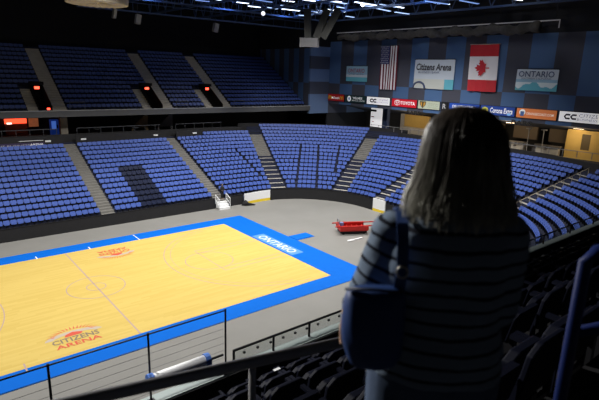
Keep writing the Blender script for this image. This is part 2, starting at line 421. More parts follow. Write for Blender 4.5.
# ================================================================== RED CART and plank
ct = thing('flat_cart', 'red flat cart with long poles parked on the grey concrete floor', 'cart', (23.0,-1.1,0), math.radians(-28))
Mx = ROOTM[ct.name]
def P(x, y, z): return Mx @ V((x, y, z))
m = MB(); Mr = Mx.to_3x3()
m.box(P(0,0,.38), (2.7,1.5,.1), Mr); m.build('deck', RED, ct)
m = MB(); m.box(P(0,0,.22), (2.5,1.3,.2), Mr); m.build('chassis', BLACK, ct)
for s in (-1, 1):
    m = MB(); m.box(P(0,s*.75,.62), (2.7,.08,.38), Mr); m.build('side_board', RED, ct)
    m = MB(); m.bar(P(-1.8,s*.60,.75), P(2.9,s*.60,.80), .09,.09); m.build('pole', RED, ct)
m = MB(); m.box(P(-1.32,0,.62), (.08,1.5,.38), Mr); m.build('end_board', RED, ct)
m = MB(); m.box(P(1.36,-.2,.48), (.1,1.1,.22), Mr); m.build('front_crossbar', mat('cart_tan', (.5,.42,.3), .6), ct)
m = MB()
for k in range(5): m.bar(P(-1.2+.5*k,-.7,.5), P(-.85+.5*k,.7,.5), .08, .12)
m.build('cross_slat', RED, ct)
for x in (-1.0, 1.0):
    for y in (-.55, .55):
        m = MB(); m.tube([P(x,y-.05,.13), P(x,y+.05,.13)], .13, 12); m.build('wheel', METALD, ct)
m = MB(); m.tube([P(-1.28,-.45,.6),P(-1.4,-.45,1.3),P(-1.4,.25,1.3),P(-1.28,.25,.6)], .035, 6); m.build('push_handle', mat('grey_steel', (.3,.32,.36), .4, metal=.6), ct)
m = MB(); m.box(P(-1.1,-.1,.86), (.35,.4,.3), Mr); m.build('tool_box', mat('blue_grey', (.16,.2,.4), .5), ct)
m = MB(); m.bar((20.8,-2.83,.04),(22.55,-2.85,.04),.16,.06); m.bar((20.8,-2.83,.05),(21.4,-2.84,.05),.24,.05)
tag(m.build('plank', mat('plank_white', (.85,.85,.86), .5)), 'white plank lying on the concrete floor beside the red cart', 'plank')

# ================================================================== AISLE STAIRS
def stair(name, label, samples, hw, mats_rows, rows=ROWS):
    """samples(d) -> (centre point xy, tangent xy)"""
    mm = MB()
    for i in range(rows):
        for h in (0, 1):
            d0 = D0+DEP*i+h*DEP/2-.04; d1 = d0+DEP/2; z = Z0+RISE*i+(.18*h)+.02
            (ax, ay), t = samples(d0); (bx, by), _ = samples(d1)
            A0 = V((ax-t[0]*hw, ay-t[1]*hw, 0)); A1 = V((ax+t[0]*hw, ay+t[1]*hw, 0)); B0 = V((bx-t[0]*hw, by-t[1]*hw, 0)); B1 = V((bx+t[0]*hw, by+t[1]*hw, 0))
            top = [p+V((0,0,z)) for p in (A0, A1, B1, B0)]
            mt = mats_rows(i, h)
            mm.face(top, mt[0]); zb = z-.18 if i or h else 0
            mm.face([A0+V((0,0,zb)), A1+V((0,0,zb)), A1+V((0,0,z)), A0+V((0,0,z))], mt[1])
            mm.face([A0+V((0,0,zb)), A0+V((0,0,z)), B0+V((0,0,z)), B0+V((0,0,zb))], mt[1]); mm.face([A1+V((0,0,zb)), B1+V((0,0,zb)), B1+V((0,0,z)), A1+V((0,0,z))], mt[1])
    return struct(mm.build(name, None), label)
grey = lambda i, h: (STEP, STEP)
slats = lambda i, h: (STEP, STEP) if i > 8 else ((STEPNOSE, TIER) if h == 0 else (TIER, TIER))
tans = lambda i, h: (STEPNOSE, TIER) if h == 0 else (TIER, TIER)
AX1, AX2, TH1, TH2, EY = 5.5, 17.3, 70.0, 26.0, 3.3
lin = lambda x: (lambda d: ((x, HY+d), (1, 0)))
rad = lambda a, s=1: (lambda d: ((CX+(R0+d)*math.cos(math.radians(a)), s*CY+(R0+d)*math.sin(math.radians(a))), (math.sin(math.radians(a)), -math.cos(math.radians(a)))))
endl = lambda y: (lambda d: ((HX+d, y), (0, -1)))
stair('floor_stair_one', 'leftmost long grey aisle stairs of the lower bowl', lin(AX1), .62, grey)
stair('floor_stair_two', 'grey aisle stairs above the white gate steps', lin(AX2), .62, grey)
stair('floor_stair_three', 'aisle stairs with pale plank treads left of the curved end section', rad(TH1), .85, slats)
stair('floor_stair_four', 'aisle stairs with pale plank treads right of the curved end section', rad(TH2), .85, slats)
stair('floor_stair_five', 'end aisle stairs partly behind the woman', endl(EY), .75, tans)
stair('floor_stair_six', 'end aisle stairs behind the woman', endl(-EY), .75, tans)
stair('floor_stair_seven', 'diagonal aisle stairs with tan treads at far right', rad(-TH2, -1), .75, tans)
t = thing('aisle_handrail', 'tan handrail with posts running up the diagonal aisle at far right', 'railing', (32,-9.3,1.1))
TANR = mat('rail_tan', (.45,.38,.26), .5); sm_ = rad(-TH2, -1); m = MB(); top = []
for i in range(15):
    (x, y), tt = sm_(D0+DEP*i+.2); z = Z0+RISE*i+.03
    x += tt[0]*.62; y += tt[1]*.62; top.append((x, y, z+.82))
    q = MB(); q.tube([(x,y,z),(x,y,z+.82)], .03, 6); q.build('post', TANR, t)
m.tube(top, .035, 6)
m.build('hand_bar', TANR, t)

# ================================================================== FAR BALCONY STAIRS AND VOMITORIES
for i, xa in enumerate(VOMS):
    mm = MB()
    for k in range(UROWS):
        for h in (0, 1):
            y0 = UY+UDEP*k+h*UDEP/2-.05; z = UZ+URISE*k+h*.25+.02
            mm.face([(xa-.75,y0,z),(xa+.75,y0,z),(xa+.75,y0+UDEP/2,z),(xa-.75,y0+UDEP/2,z)]); mm.face([(xa-.75,y0,z-.25),(xa+.75,y0,z-.25),(xa+.75,y0,z),(xa-.75,y0,z)])
            if k < 5:
                a, b = xa-3.1, xa-2.1
                mm.face([(a,y0,z),(b,y0,z),(b,y0+UDEP/2,z),(a,y0+UDEP/2,z)]); mm.face([(a,y0,z-.25),(b,y0,z-.25),(b,y0,z),(a,y0,z)])
    struct(mm.build('floor_balcony_stair', mat('balcony_stair', (.42,.39,.34), .85, .2, 1.5)), 'grey balcony aisle stairs beside an entrance')
    v0, v1 = vom_range(xa); mm = MB()
    mm.face([(v0,UY+4.1,UZ),(v1,UY+4.1,UZ),(v1,UY+4.1,UZ+3.1),(v0,UY+4.1,UZ+3.1)]); mm.face([(v0,UY+4.1,UZ+2.75),(v1,UY+4.1,UZ+2.75),(v1,UY+3.0,UZ+2.75),(v0,UY+3.0,UZ+2.75)])
    mm.face([(v0,UY+3.0,UZ+2.75),(v1,UY+3.0,UZ+2.75),(v1,UY+3.0,UZ+3.1),(v0,UY+3.0,UZ+3.1)])
    for x in (v0, v1):
        mm.face([(x,UY,UZ),(x,UY+4.1,UZ),(x,UY+4.1,UZ+3.1),(x,UY,UZ+.6)])
    mm.face([(v0,UY,UZ+.05),(v1,UY,UZ+.05),(v1,UY+4.1,UZ+.05),(v0,UY+4.1,UZ+.05)])
    struct(mm.build('wall_balcony_entrance', mat('vom_black', (.004,.004,.005), .95)), 'black balcony entrance between two stairs')

EXITRED = mat('exit_red', (1,.06,.03), .5, emit=5)
def exit_sign(x, y, z, label, w=.5, h=.28):
    t = thing('exit_sign', label, 'sign', (x, y, z-h/2))
    a = MB(); a.box((x,y,z),(w+.06,.06,h+.06)); a.build('housing', METALD, t)
    b = MB(); b.box((x,y-.035,z),(w,.02,h)); b.build('lit_panel', EXITRED, t)
for xa, l in zip(VOMS, ('first', 'second', 'third')):
    exit_sign(xa-1.55, UY+2.9, UZ+2.45, 'small red exit light over the %s balcony entrance from the left' % l)
exit_sign(VOMS[0]-1.1, UY+.5, UZ+.32, 'small low red light at the foot of the leftmost balcony entrance', .3, .2)
# little rails at the foot of the balcony stairs
for xa, l in zip(VOMS, ('leftmost', 'middle', 'rightmost')):
    x = xa+1.7; m = MB()
    m.tube([(x-.8,26.2,9.66),(x-.8,26.2,10.5),(x+.8,26.2,10.5),(x+.8,26.2,9.66)], .03, 6); m.tube([(x-.8,26.2,10.1),(x+.8,26.2,10.1)], .025, 6)
    tag(m.build('guard_rail', mat('rail_grey', (.12,.13,.17), .5)), 'low guard rail on the balcony edge at foot of %s balcony stairs' % l, 'railing')

# ================================================================== FAR CONCOURSE THINGS (under the balcony)
t = thing('concession_stand', 'red lit concession stand under the balcony at far left', 'food stand', (2.2, 34, 6.1))
m = MB(); m.lohi((.9,34.2,6.1),(3.2,34.8,7.45)); m.build('counter', mat('stand_brown', (.1,.05,.035), .7), t)
m = MB(); m.lohi((.9,34.3,7.55),(3.2,34.5,8.35)); m.build('lit_sign', mat('stand_red', (1,.09,.035), .5, emit=1.6), t)
m = MB(); m.lohi((1.1,34.2,7.5),(1.6,34.28,7.68)); m.build('menu_light', mat('stand_white', (1,.8,.7), .5, emit=2), t)
m = MB(); m.lohi((.8,34.0,8.4),(3.3,34.8,8.6)); m.build('canopy', DARKWALL, t)
t = thing('poster', 'orange and brown poster right of the red lit stand', 'poster', (4.0, 34.4, 7.1))
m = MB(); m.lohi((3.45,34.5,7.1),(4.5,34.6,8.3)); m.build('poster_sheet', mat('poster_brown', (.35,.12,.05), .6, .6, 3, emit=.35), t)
m = MB(); m.lohi((3.4,34.55,7.05),(4.55,34.7,8.35)); m.build('poster_frame', METALD, t)
t = thing('vending_machine', 'bright blue vending machine under the balcony beside the aisle', 'vending machine', (5.9, 33, 6.1))
m = MB(); m.lohi((5.5,32.8,6.17),(6.35,33.6,8.0)); m.build('cabinet', mat('vend_blue', (.02,.08,.5), .4, emit=.12), t)
m = MB(); m.lohi((5.56,32.75,6.9),(6.05,32.82,7.85)); m.build('front_window', mat('vend_glow', (.1,.25,.9), .3, emit=.4), t)
m = MB(); m.lohi((6.1,32.75,7.0),(6.28,32.82,7.4)); m.build('coin_panel', METALD, t)
# slanting stair undersides and pale wall panels in the dark concourse
for x, l, c in ((15.2,'tan sloping stair side panel under the balcony left of the second stairs',(.16,.11,.06)), (18.6,'grey sloping stair side panel under the balcony behind second stairs',(.11,.11,.12))):
    m = MB(); fr0 = (V((x,29.5,6.15)), V((1,0,0)), V((0,0,1)), V((0,-1,0)))
    m.prism([(-1.2,.9),(.9,.9),(.9,2.4),(.5,2.4)], fr0, .15); m.prism([(.6,0),(.9,0),(.9,.9),(.6,.9)], fr0, .15); m.prism([(-1.2,0),(-1.0,0),(-1.0,.9),(-1.2,.9)], fr0, .15)
    tag(m.build('stair_panel', mat('panel_%d' % int(x), c, .8, .2, 2)), l, 'panel')
rail_g = mat('concourse_rail', (.06,.065,.075), .5)
for x0, x1, l in ((-2,4.6,'dark railing on the parapet above the leftmost lower seats'), (6.6,16.3,'dark railing on the parapet between the first two lower stairs'), (18.4,25,'dark railing on parapet right of the second lower stairs')):
    m = MB(); m.tube([(x0,26.2,7.65),(x1,26.2,7.65)], .04, 6)
    x = x0
    while x <= x1: m.tube([(x,26.2,7.05),(x,26.2,7.65)], .03, 6); x += 1.3
    tag(m.build('parapet_railing', rail_g), l, 'railing')
slab_thing0 = thing('concrete_column', 'grey brown concrete column under the balcony right of the blue vending machine', 'column', (5.8,28.3,6.17))
m = MB(); m.lohi((5.4,28,6.2),(6.15,28.6,8.85)); m.build('shaft', mat('column_brown', (.2,.18,.15), .8, .2, 1), slab_thing0)
m = MB(); m.lohi((5.3,27.9,6.18),(6.25,28.7,6.35)); m.build('plinth', mat('column_brown', (.2,.18,.15)), slab_thing0)
# concourse tables and chairs silhouettes
def table_set(x, y, z, label):
    t = thing('bar_table', label, 'table', (x,y,z))
    a = MB(); a.tube([(x,y,z+1.02),(x,y,z+1.06)], .42, 16); a.build('table_top', rail_g, t)
    a = MB(); a.tube([(x,y,z+.04),(x,y,z+1.02)], .05, 8); a.build('pole', METALD, t)
    a = MB(); a.tube([(x,y,z),(x,y,z+.04)], .3, 14); a.build('base', METALD, t)
table_set(13.9, 28, zt+.03, 'round standing table under the balcony left of the tan panel')
table_set(9.5, 28.5, zt+.03, 'round standing table under the balcony above the second lower section')
# small white section plates on the parapet
SIGNW = mat('plate_white', (.75,.76,.78), .5)
for x, y, l in ((3.35,25.2,'small white section plate left of the leftmost lower stairs'),(6.95,25.2,'small white section plate right of the leftmost lower stairs'),(15.3,25.2,'small white section plate left of the stairs above the white steps'),(20.5,25.2,'small white section plate right of the stairs above the white steps')):
    t = thing('section_plate', l, 'sign', (x,y,6.4)); zp = {3.35:6.52, 6.95:6.54, 15.3:6.55, 20.5:6.55}[x]; m = MB(); m.box((x,y-.03,zp),(.55,.02,.18)); m.build('plate', SIGNW, t)
    m = MB(); m.box((x,y-.005,zp),(.62,.03,.24)); m.build('backing', METALD, t)
t = thing('parapet_banner', 'dark purple banner with white lettering on the far left parapet', 'banner', (0.5,25,6.0))
m = MB(); m.lohi((-6,25.17,6.02),(3.0,25.23,6.46)); bp = m.build('banner_cloth', mat('banner_purple', (.035,.025,.07), .7), t)
text_part('lettering', 'CITIZENS BUSINESS', frame((-.6,25.165,6.22),(1,0,0),(0,0,1)), 4.4, .18, mat('letter_grey', (.4,.4,.45), .6), bp)
text_part('lettering', 'ARENA', frame((2.25,25.165,6.24),(1,0,0),(0,0,1)), 1.3, .24, SIGNW, bp, .03)
m = MB(); m.lohi((.6,25.19,6.62),(2.9,25.23,6.67)); m.build('white_stripe', SIGNW, t)

# ================================================================== END CONCOURSE (lit, right)
TAN = mat('tan_wall', (.56,.37,.10), .75, .15, .8)
CREAM = mat('cream_counter', (.42,.39,.34), .7, .3, 1.5)
def slab_thing(name, label, cat, parts, loc):
    t = thing(name, label, cat, loc)
    for pn, mt, boxes in parts:
        m = MB()
        for a, b in boxes: m.lohi(a, b)
        m.build(pn, mt, t)
    return t
slab_thing('wall_panel', 'yellow lit wall panel left of the woman in the end concourse', 'wall panel', [('panel', TAN, [((50,11.2,7.2),(50.3,15.6,8.95))]), ('side_post', CREAM, [((49.95,15.6,6.1),(50.3,16.3,9.0))]), ('base', CREAM, [((49.9,10.5,6.12),(50.3,15.6,7.2))])], (50,13,6.1))
slab_thing('wall_panel', 'yellow lit wall with a dark door at far right of the end concourse', 'wall panel', [('panel', TAN, [((48.6,-9.9,6.12),(48.9,-8.3,9.3)),((48.6,-10.8,8.9),(48.9,-9.9,9.3)),((48.6,-10.8,6.12),(48.9,-9.9,7.2)),((48.6,-14,6.12),(48.9,-10.8,9.3))]), ('dark_door', mat('door_dark', (.10,.07,.03), .7), [((48.65,-10.8,7.2),(48.85,-9.9,8.9))])], (50,-9,6.1))
slab_thing('wall_panel', 'cream wall strip beside the left yellow panel', 'wall panel', [('panel', CREAM, [((50.4,9.4,6.12),(50.6,10.3,8.9))]), ('dark_edge', METALD, [((50.35,10.3,6.12),(50.6,10.45,8.9))])], (50.5,10,6.1))
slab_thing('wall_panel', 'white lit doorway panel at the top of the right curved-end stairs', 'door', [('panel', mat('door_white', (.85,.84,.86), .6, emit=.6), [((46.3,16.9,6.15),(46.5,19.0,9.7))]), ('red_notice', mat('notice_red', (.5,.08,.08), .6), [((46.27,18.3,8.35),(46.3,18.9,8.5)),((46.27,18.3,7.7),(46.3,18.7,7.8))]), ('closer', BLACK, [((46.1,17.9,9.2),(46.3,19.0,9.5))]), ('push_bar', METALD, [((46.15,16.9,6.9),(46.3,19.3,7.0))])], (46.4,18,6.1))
slab_thing('dark_column', 'dark navy column right of the white doorway', 'column', [('shaft', mat('navy_column', (.02,.035,.09), .7), [((46.4,15.9,6.12),(47,16.8,9.75))]), ('base', METALD, [((46.3,15.8,6.12),(47.1,16.9,6.3))])], (46.7,16.3,6.1))
for y, w, l in ((6.6,2.6,'cream bar counter just right of the woman with stools'), (2.6,2.4,'cream bar counter in the end concourse, second right of woman'), (-1.4,3.0,'cream bar counter under the small black letters'), (-5.6,2.6,'cream bar counter left of the yellow wall')):
    y -= 1.0
    slab_thing('bar_counter', l, 'counter', [('front', CREAM, [((48,y-w/2,6.12),(48.5,y+w/2,7.2))]), ('counter_top', mat('counter_top', (.2,.18,.16), .4), [((47.8,y-w/2-.1,7.2),(48.7,y+w/2+.1,7.28))]), ('back_shelf', mat('shelf_brown', (.15,.11,.07), .7), [((51,y-w/2,7.4),(51.3,y+w/2,9.0))])], (48.2,y,6.1))
def stool(x, y, label):
    z = zt+.03
    t = thing('bar_stool', label, 'stool', (x,y,z))
    a = MB(); a.tube([(x,y,z+.74),(x,y,z+.8)], .2, 12); a.build('seat', mat('stool_seat', (.07,.06,.06), .6), t)
    for k in range(4):
        s, c = math.sin(PI/4+k*PI/2), math.cos(PI/4+k*PI/2)
        a = MB(); a.tube([(x+.12*c,y+.12*s,z+.74),(x+.24*c,y+.24*s,z)], .02, 6); a.build('leg', mat('stool_leg', (.35,.35,.36), .4, metal=.6), t)
    a = MB(); a.tube([(x+.19*math.cos(2*PI*k/12),y+.19*math.sin(2*PI*k/12),z+.25) for k in range(13)], .012, 5); a.build('foot_ring', mat('stool_leg', (.35,.35,.36)), t)
    a = MB(); a.loft([[V((x+.2+.03*q, y+.18*math.cos(2*PI*i/10), z+1.0+.16*math.sin(2*PI*i/10))) for i in range(10)] for q in (0,1)]); a.tube([(x+.17,y-.1,z+.78),(x+.21,y-.1,z+.95)],.015,5); a.tube([(x+.17,y+.1,z+.78),(x+.21,y+.1,z+.95)],.015,5); a.build('backrest', mat('stool_seat', (.07,.06,.06)), t)
ords = ['first','second','third','fourth','fifth','sixth','seventh','eighth','ninth','tenth']
for k, y in enumerate((4.6,3.7,1.9,.9,.1,-1.6,-2.6,-3.4,-5.8,-7.0)):
    stool(46.6+.25*(k%2), y, 'dark bar stool, %s from the left in the lit end concourse' % ords[k])
# rail with pale posts on the end parapet
m = MB(); m.tube([(43.7,16.5,7.62),(43.7,-14,7.62)], .035, 6)
for k in range(22): m.tube([(43.7,16.4-1.4*k,7.0),(43.7,16.4-1.4*k,7.62)], .035, 6)
tag(m.build('parapet_railing', mat('pale_rail', (.22,.22,.23), .5)), 'pale metal railing on the parapet below the lit end concourse', 'railing')
for k, y in enumerate((-4.7,-6.4)):
    m = MB(); m.tube([(47.2,y,6.2),(47.2,y,9.0)], .05, 8); m.box((47.2,y,6.21),(.3,.3,.05)); m.box((47.2,y,9.05),(.5,.5,.12))
    tag(m.build('lamp_post', mat('post_grey', (.3,.29,.28), .5)), ['thin grey post left of the yellow wall, the left one','thin grey post in front of the yellow wall, the right one'][k], 'post')
t = thing('section_plate', 'small white section plate on the parapet at far right', 'sign', (43.3,-9.3,6.4)); m = MB(); m.box((43.42,-9.3,6.6),(.04,.7,.24)); m.build('plate', SIGNW, t); m = MB(); m.box((43.45,-9.3,6.6),(.04,.8,.32)); m.build('backing', METALD, t)
# small black letters hanging on the soffit edge
def wallframe(y, z, x=43.95): return frame((x, y, z), (0,-1,0), (0,0,1))
m = MB(); m.lohi((43.9,-6.8,9.55),(43.98,-3.9,9.62)); lb = tag(m.build('bar_sign', METALD), 'small black letters on a rail under the orange and white signs', 'sign')
text_part('lettering', 'BARS', wallframe(-5.35,9.86,43.9), 2.3, .5, BLACK, lb, .02)
m = MB(); m.lohi((43.9,8.0,9.5),(43.98,10.6,9.57)); lb = tag(m.build('bar_sign', METALD), 'small black letters on a rail above the left yellow panel', 'sign')
text_part('lettering', 'BARS', wallframe(9.3,9.8,43.9), 2.2, .48, BLACK, lb, .02)
# concourse ceiling lights
WARM = mat('warm_lamp', (1,.72,.45), .5, emit=5)
for k, (x, y) in enumerate(((47.6,4.9),(47.6,-2.2),(48.5,-9.5),(49,13.2))):
    t = thing('ceiling_lamp', ['warm lamp in the end concourse just right of the woman','warm lamp in the end concourse above middle counters','warm lamp in front of the yellow wall at far right','warm lamp above the left yellow panel'][k], 'lamp', (x,y,9.3))
    m = MB(); m.tube([(x,y,9.55),(x,y,9.75)], .04, 6); m.build('stem', METALD, t)
    m = MB(); m.box((x,y,9.5),(.3,1.1,.1)); m.build('housing', METALD, t)
    m = MB(); m.box((x,y,9.43),(.26,1.05,.04)); m.build('lit_diffuser', WARM, t)

# ================================================================== RIBBON SIGNS, BANNERS, FLAGS on the end wall
def Z(y): return 10.93
def sign(name, label, y0, y1, col, emit=.3):
    t = thing(name, label, 'sign', (43.92,(y0+y1)/2,10.4))
    m = MB(); m.lohi((43.86,y1+.06,10.42),(43.98,y0-.06,11.42)); f = m.build('sign_face', mat('sign_%s' % label[:14].replace(' ','_'), col, .5, emit=emit), t)
    m = MB(); m.lohi((43.88,y1,10.37),(44.0,y0,11.47)); m.build('sign_box', METALD, t)
    return t, f
def let(f, txt, y, z, w, h, col, bold=.01, emit=.3, shear=0):
    return text_part('lettering', txt, frame((43.86,y,z),(0,-1,0),(0,0,1)), w, h, mat('let_%02d%02d%02d' % tuple(int(c*50) for c in col), col, .5, emit=emit), f, bold, shear)
def disc(f, name, y, z, ry, rz, col, ring=0, off=.006, emit=.25):
    m = MB(); N = 24; o = [(43.86-off, y-ry*math.cos(2*PI*k/N), z+rz*math.sin(2*PI*k/N)) for k in range(N)]
    if ring:
        i = [(43.86-off, y-(ry-ring)*math.cos(2*PI*k/N), z+(rz-ring)*math.sin(2*PI*k/N)) for k in range(N)]
        for k in range(N): m.face([o[k], o[(k+1)%N], i[(k+1)%N], i[k]])
    else: m.face(o)
    return m.build(name, mat('disc_%02d%02d%02d' % tuple(int(c*50) for c in col), col, .5, emit=emit), f)
W_ = (.8,.8,.82)
t, f = sign('advertising_sign', 'red sign with small yellow arches at both ends', 26.0, 22.35, (.36,.008,.01), .1)
let(f, "McDonald's", 24.2, 10.9, 1.8, .36, W_)
for y in (25.5, 22.95):
    m = MB()
    for s in (-1, 1): m.tube([(43.85, y-s*.18+.17*math.cos(a), 10.65+.5*math.sin(a)) for a in [PI*k/10 for k in range(11)]], .045, 5)
    m.build('yellow_arches', mat('arch_yellow', (.55,.33,.02), .5, emit=.1), f)
t, f = sign('advertising_sign', 'dark green sign with white round emblem and two text lines', 22.2, 17.9, (.008,.022,.025))
disc(f, 'emblem', 21.3, 10.92, .38, .42, W_); disc(f, 'emblem_centre', 21.3, 10.92, .16, .22, (.1,.2,.4), 0, .01)
let(f, 'WELLNESS', 19.6, 11.08, 1.9, .3, W_); let(f, 'MEDICAL CENTER', 19.4, 10.72, 2.6, .2, (.5,.5,.5))
def cbb(f, y, txty, w):
    m = MB()
    for k in range(2):
        yy = y-.62*k
        m.tube([(43.85, yy-.28, 11.12),(43.85, yy+.1, 11.12),(43.85, yy+.25,10.93),(43.85, yy+.1,10.74),(43.85, yy-.28,10.74)], .09, 6)
    m.build('emblem', mat('emblem_dark', (.02,.012,.03), .5), f)
t, f = sign('advertising_sign', 'white sign with dark rounded emblem left of the red sign', 17.75, 13.4, W_, .42)
cbb(f, 16.8, 0, 0); let(f, 'CITIZENS', 14.7, 11.1, 1.9, .26, (.25,.2,.3), 0); let(f, 'BUSINESS BANK', 14.7, 10.76, 2.2, .2, (.3,.25,.35), 0)
t, f = sign('advertising_sign', 'bright red sign with white oval emblem and large white capitals', 13.1, 8.85, (.55,.01,.025), .2)
disc(f, 'oval_emblem', 12.1, 10.93, .52, .36, W_, .07); disc(f, 'oval_emblem', 12.1, 11.02, .32, .18, W_, .06, .008); disc(f, 'oval_emblem', 12.1, 10.93, .16, .33, W_, .05, .01)
let(f, 'TOYOTA', 10.35, 10.93, 2.4, .45, W_, .02)
t, f = sign('advertising_sign', 'grey and green sign with gold shield crest right of red sign', 8.7, 5.3, (.38,.42,.33))
m = MB(); m.face([(43.85,7.9-y,10.93+z) for y, z in ((-.5,.42),(.5,.42),(.45,0),(0,-.46),(-.45,0))]); m.build('shield', mat('shield_dark', (.08,.06,.03), .5), f)
m = MB(); m.face([(43.845,7.9-y,10.93+z) for y, z in ((-.38,.3),(-.12,.3),(-.1,-.3),(-.33,0))]); m.face([(43.845,7.9-y,10.93+z) for y, z in ((.38,.3),(.12,.3),(.1,-.3),(.33,0))]); m.build('shield_gold', mat('shield_gold', (.55,.3,.05), .5), f)
for k, (a, b) in enumerate(((11.1,1.7),(10.85,1.5),(10.62,1.7))):
    let(f, ['OFFICIAL','CITY OF','ONTARIO'][k], 6.3, a, b, .16, (.2,.24,.18), 0)
t, f = sign('advertising_sign', 'small black square sign with white figure', 5.15, 4.15, (.01,.01,.012))
let(f, 'R', 4.65, 10.93, .5, .6, (.4,.4,.42), .01)
t, f = sign('advertising_sign', 'deep blue sign with white capitals above the woman', 4.0, -.15, (.012,.06,.34), .2)
let(f, 'SAN BERNARDINO', 1.95, 11.0, 3.1, .42, W_, .02)
t, f = sign('advertising_sign', 'blue sign with gold crown emblem and white gothic words', -.25, -4.5, (.012,.05,.28), .2)
disc(f, 'gold_emblem', -.85, 10.95, .42, .3, (.55,.5,.06)); disc(f, 'gold_emblem', -.85, 10.95, .22, .14, (.15,.16,.03), 0, .01)
let(f, 'Corona Extra', -2.85, 10.95, 2.7, .6, W_, .02, shear=.1); disc(f, 'pale_emblem', -3.8, 10.62, .25, .13, (.2,.45,.8))
t, f = sign('advertising_sign', 'orange sign with small blue and white emblem at its left', -4.6, -9.0, (.68,.2,.06), .2)
disc(f, 'emblem', -5.3, 11.0, .34, .32, W_); m = MB(); m.lohi((43.84,-5.5,10.6),(43.85,-5.1,11.1)); m.build('emblem_centre', mat('emblem_blue', (.08,.16,.4), .5), f)
let(f, 'ORANGECOAST.COM', -7.2, 10.9, 2.9, .26, (.8,.72,.65), .01)
t, f = sign('advertising_sign', 'white sign with dark rounded emblem at the far right end', -9.15, -14.4, W_, .42)
cbb(f, -10.0, 0, 0); let(f, 'CITIZENS', -12.4, 11.1, 2.6, .34, (.2,.19,.25), 0); let(f, 'BUSINESS BANK', -12.6, 10.72, 3.2, .24, (.22,.2,.27), 0)

def cloth_grid(m, y0, z0, w, h, cols, rows, colour, x=43.7, amp=.06, skew=.0):
    """flag cloth seen from -X: column 0 at the left (larger Y)"""
    def pt(i, j):
        a, b = i/cols, j/rows
        return (x-amp*math.sin(a*9+b*2.2)-amp*.5*math.sin(a*21)*b, y0-a*w-skew*b, z0-b*h)
    for i in range(cols):
        for j in range(rows): m.face([pt(i,j), pt(i,j+1), pt(i+1,j+1), pt(i+1,j)], colour(i, j))
    return pt
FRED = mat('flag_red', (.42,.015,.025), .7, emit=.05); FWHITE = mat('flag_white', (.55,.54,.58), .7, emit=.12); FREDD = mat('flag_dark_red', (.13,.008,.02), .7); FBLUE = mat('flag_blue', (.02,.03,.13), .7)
t = thing('national_flag', 'red and white striped flag with blue starred corner hung vertically on end wall', 'flag', (43.7,13.9,12.5))
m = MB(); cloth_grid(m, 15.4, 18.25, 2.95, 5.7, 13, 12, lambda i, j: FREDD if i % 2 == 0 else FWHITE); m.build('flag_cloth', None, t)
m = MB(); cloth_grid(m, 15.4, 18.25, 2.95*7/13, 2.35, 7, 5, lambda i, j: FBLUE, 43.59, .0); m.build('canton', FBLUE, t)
m = MB()
for r in range(9):
    for c in range(6 if r % 2 == 0 else 5):
        y = 15.28-.25*c-(.125 if r % 2 else 0); z = 18.12-.255*r; q = []
        for k in range(10):
            rr = .085 if k % 2 == 0 else .035; a = PI/2+k*PI/5; q.append((43.57, y-rr*math.cos(a), z+rr*math.sin(a)))
        m.face(q)
m.build('stars', FWHITE, t)
m = MB(); m.tube([(43.7,15.5,18.28),(43.7,12.4,18.28)], .04, 6); m.build('hanging_pole', METALD, t)
t = thing('national_flag', 'red and white flag with red maple leaf hung on end wall', 'flag', (43.7,0,12.9))
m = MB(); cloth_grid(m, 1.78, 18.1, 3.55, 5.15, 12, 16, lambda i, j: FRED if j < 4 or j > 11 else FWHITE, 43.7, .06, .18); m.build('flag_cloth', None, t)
leaf = [(0,1),(.17,.68),(.36,.77),(.27,.3),(.5,.52),(.55,.4),(.85,.44),(.76,.2),(.88,.12),(.42,-.27),(.47,-.45),(.05,-.38),(.06,-.85)]
leaf = leaf+[(-a,b) for a, b in reversed(leaf[1:])]
m = MB(); m.face([(43.56, -.08+b*1.0, 15.55+a*1.05) for a, b in leaf]); m.build('maple_leaf', FRED, t)
m = MB(); m.tube([(43.7,1.85,18.13),(43.7,-1.9,18.13)], .05, 6); m.build('hanging_pole', mat('pole_tan', (.35,.3,.25), .5), t)
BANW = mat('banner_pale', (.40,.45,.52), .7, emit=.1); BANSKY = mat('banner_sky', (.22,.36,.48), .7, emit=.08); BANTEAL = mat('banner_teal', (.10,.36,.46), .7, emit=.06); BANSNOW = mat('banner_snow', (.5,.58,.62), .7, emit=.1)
def banner(label, y0, y1, z0, z1, fn):
    t = thing('wall_banner', label, 'banner', (43.8,(y0+y1)/2,z0)); m = MB(); w, h = y0-y1, z1-z0
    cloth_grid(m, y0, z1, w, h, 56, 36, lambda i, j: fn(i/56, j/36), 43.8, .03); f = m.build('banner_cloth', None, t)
    m = MB(); m.tube([(43.8,y0+.05,z1+.02),(43.8,y1-.05,z1+.02)], .05, 6); m.build('top_bar', METALD, t); return t, f
def ont(a, b): return BANW if b < .45 else (BANSKY if b < .6 else (BANSNOW if (.72+.13*math.sin(a*9+1)+.05*math.sin(a*23)) > b else BANTEAL))
TXT = mat('banner_text', (.06,.08,.16), .6); TXR = mat('banner_text_red', (.3,.06,.1), .6)
def wf(y, z): return frame((43.70,y,z),(0,-1,0),(0,0,1))
t, f = banner('small pale blue banner left of the striped flag', 22.1, 17.9, 13.45, 15.6, lambda a, b: (BANSKY if b < .55 else (BANW if b < .7 else BANTEAL)))
text_part('lettering', 'ONTARIO', wf(20,14.95), 3.3, .6, TXR, f, .01); text_part('lettering', 'SOUTHERN CALIFORNIA', wf(20,14.45), 3.0, .18, TXT, f)
t, f = banner('pale blue banner at right of the maple leaf flag', -4.15, -8.55, 13.3, 15.5, ont)
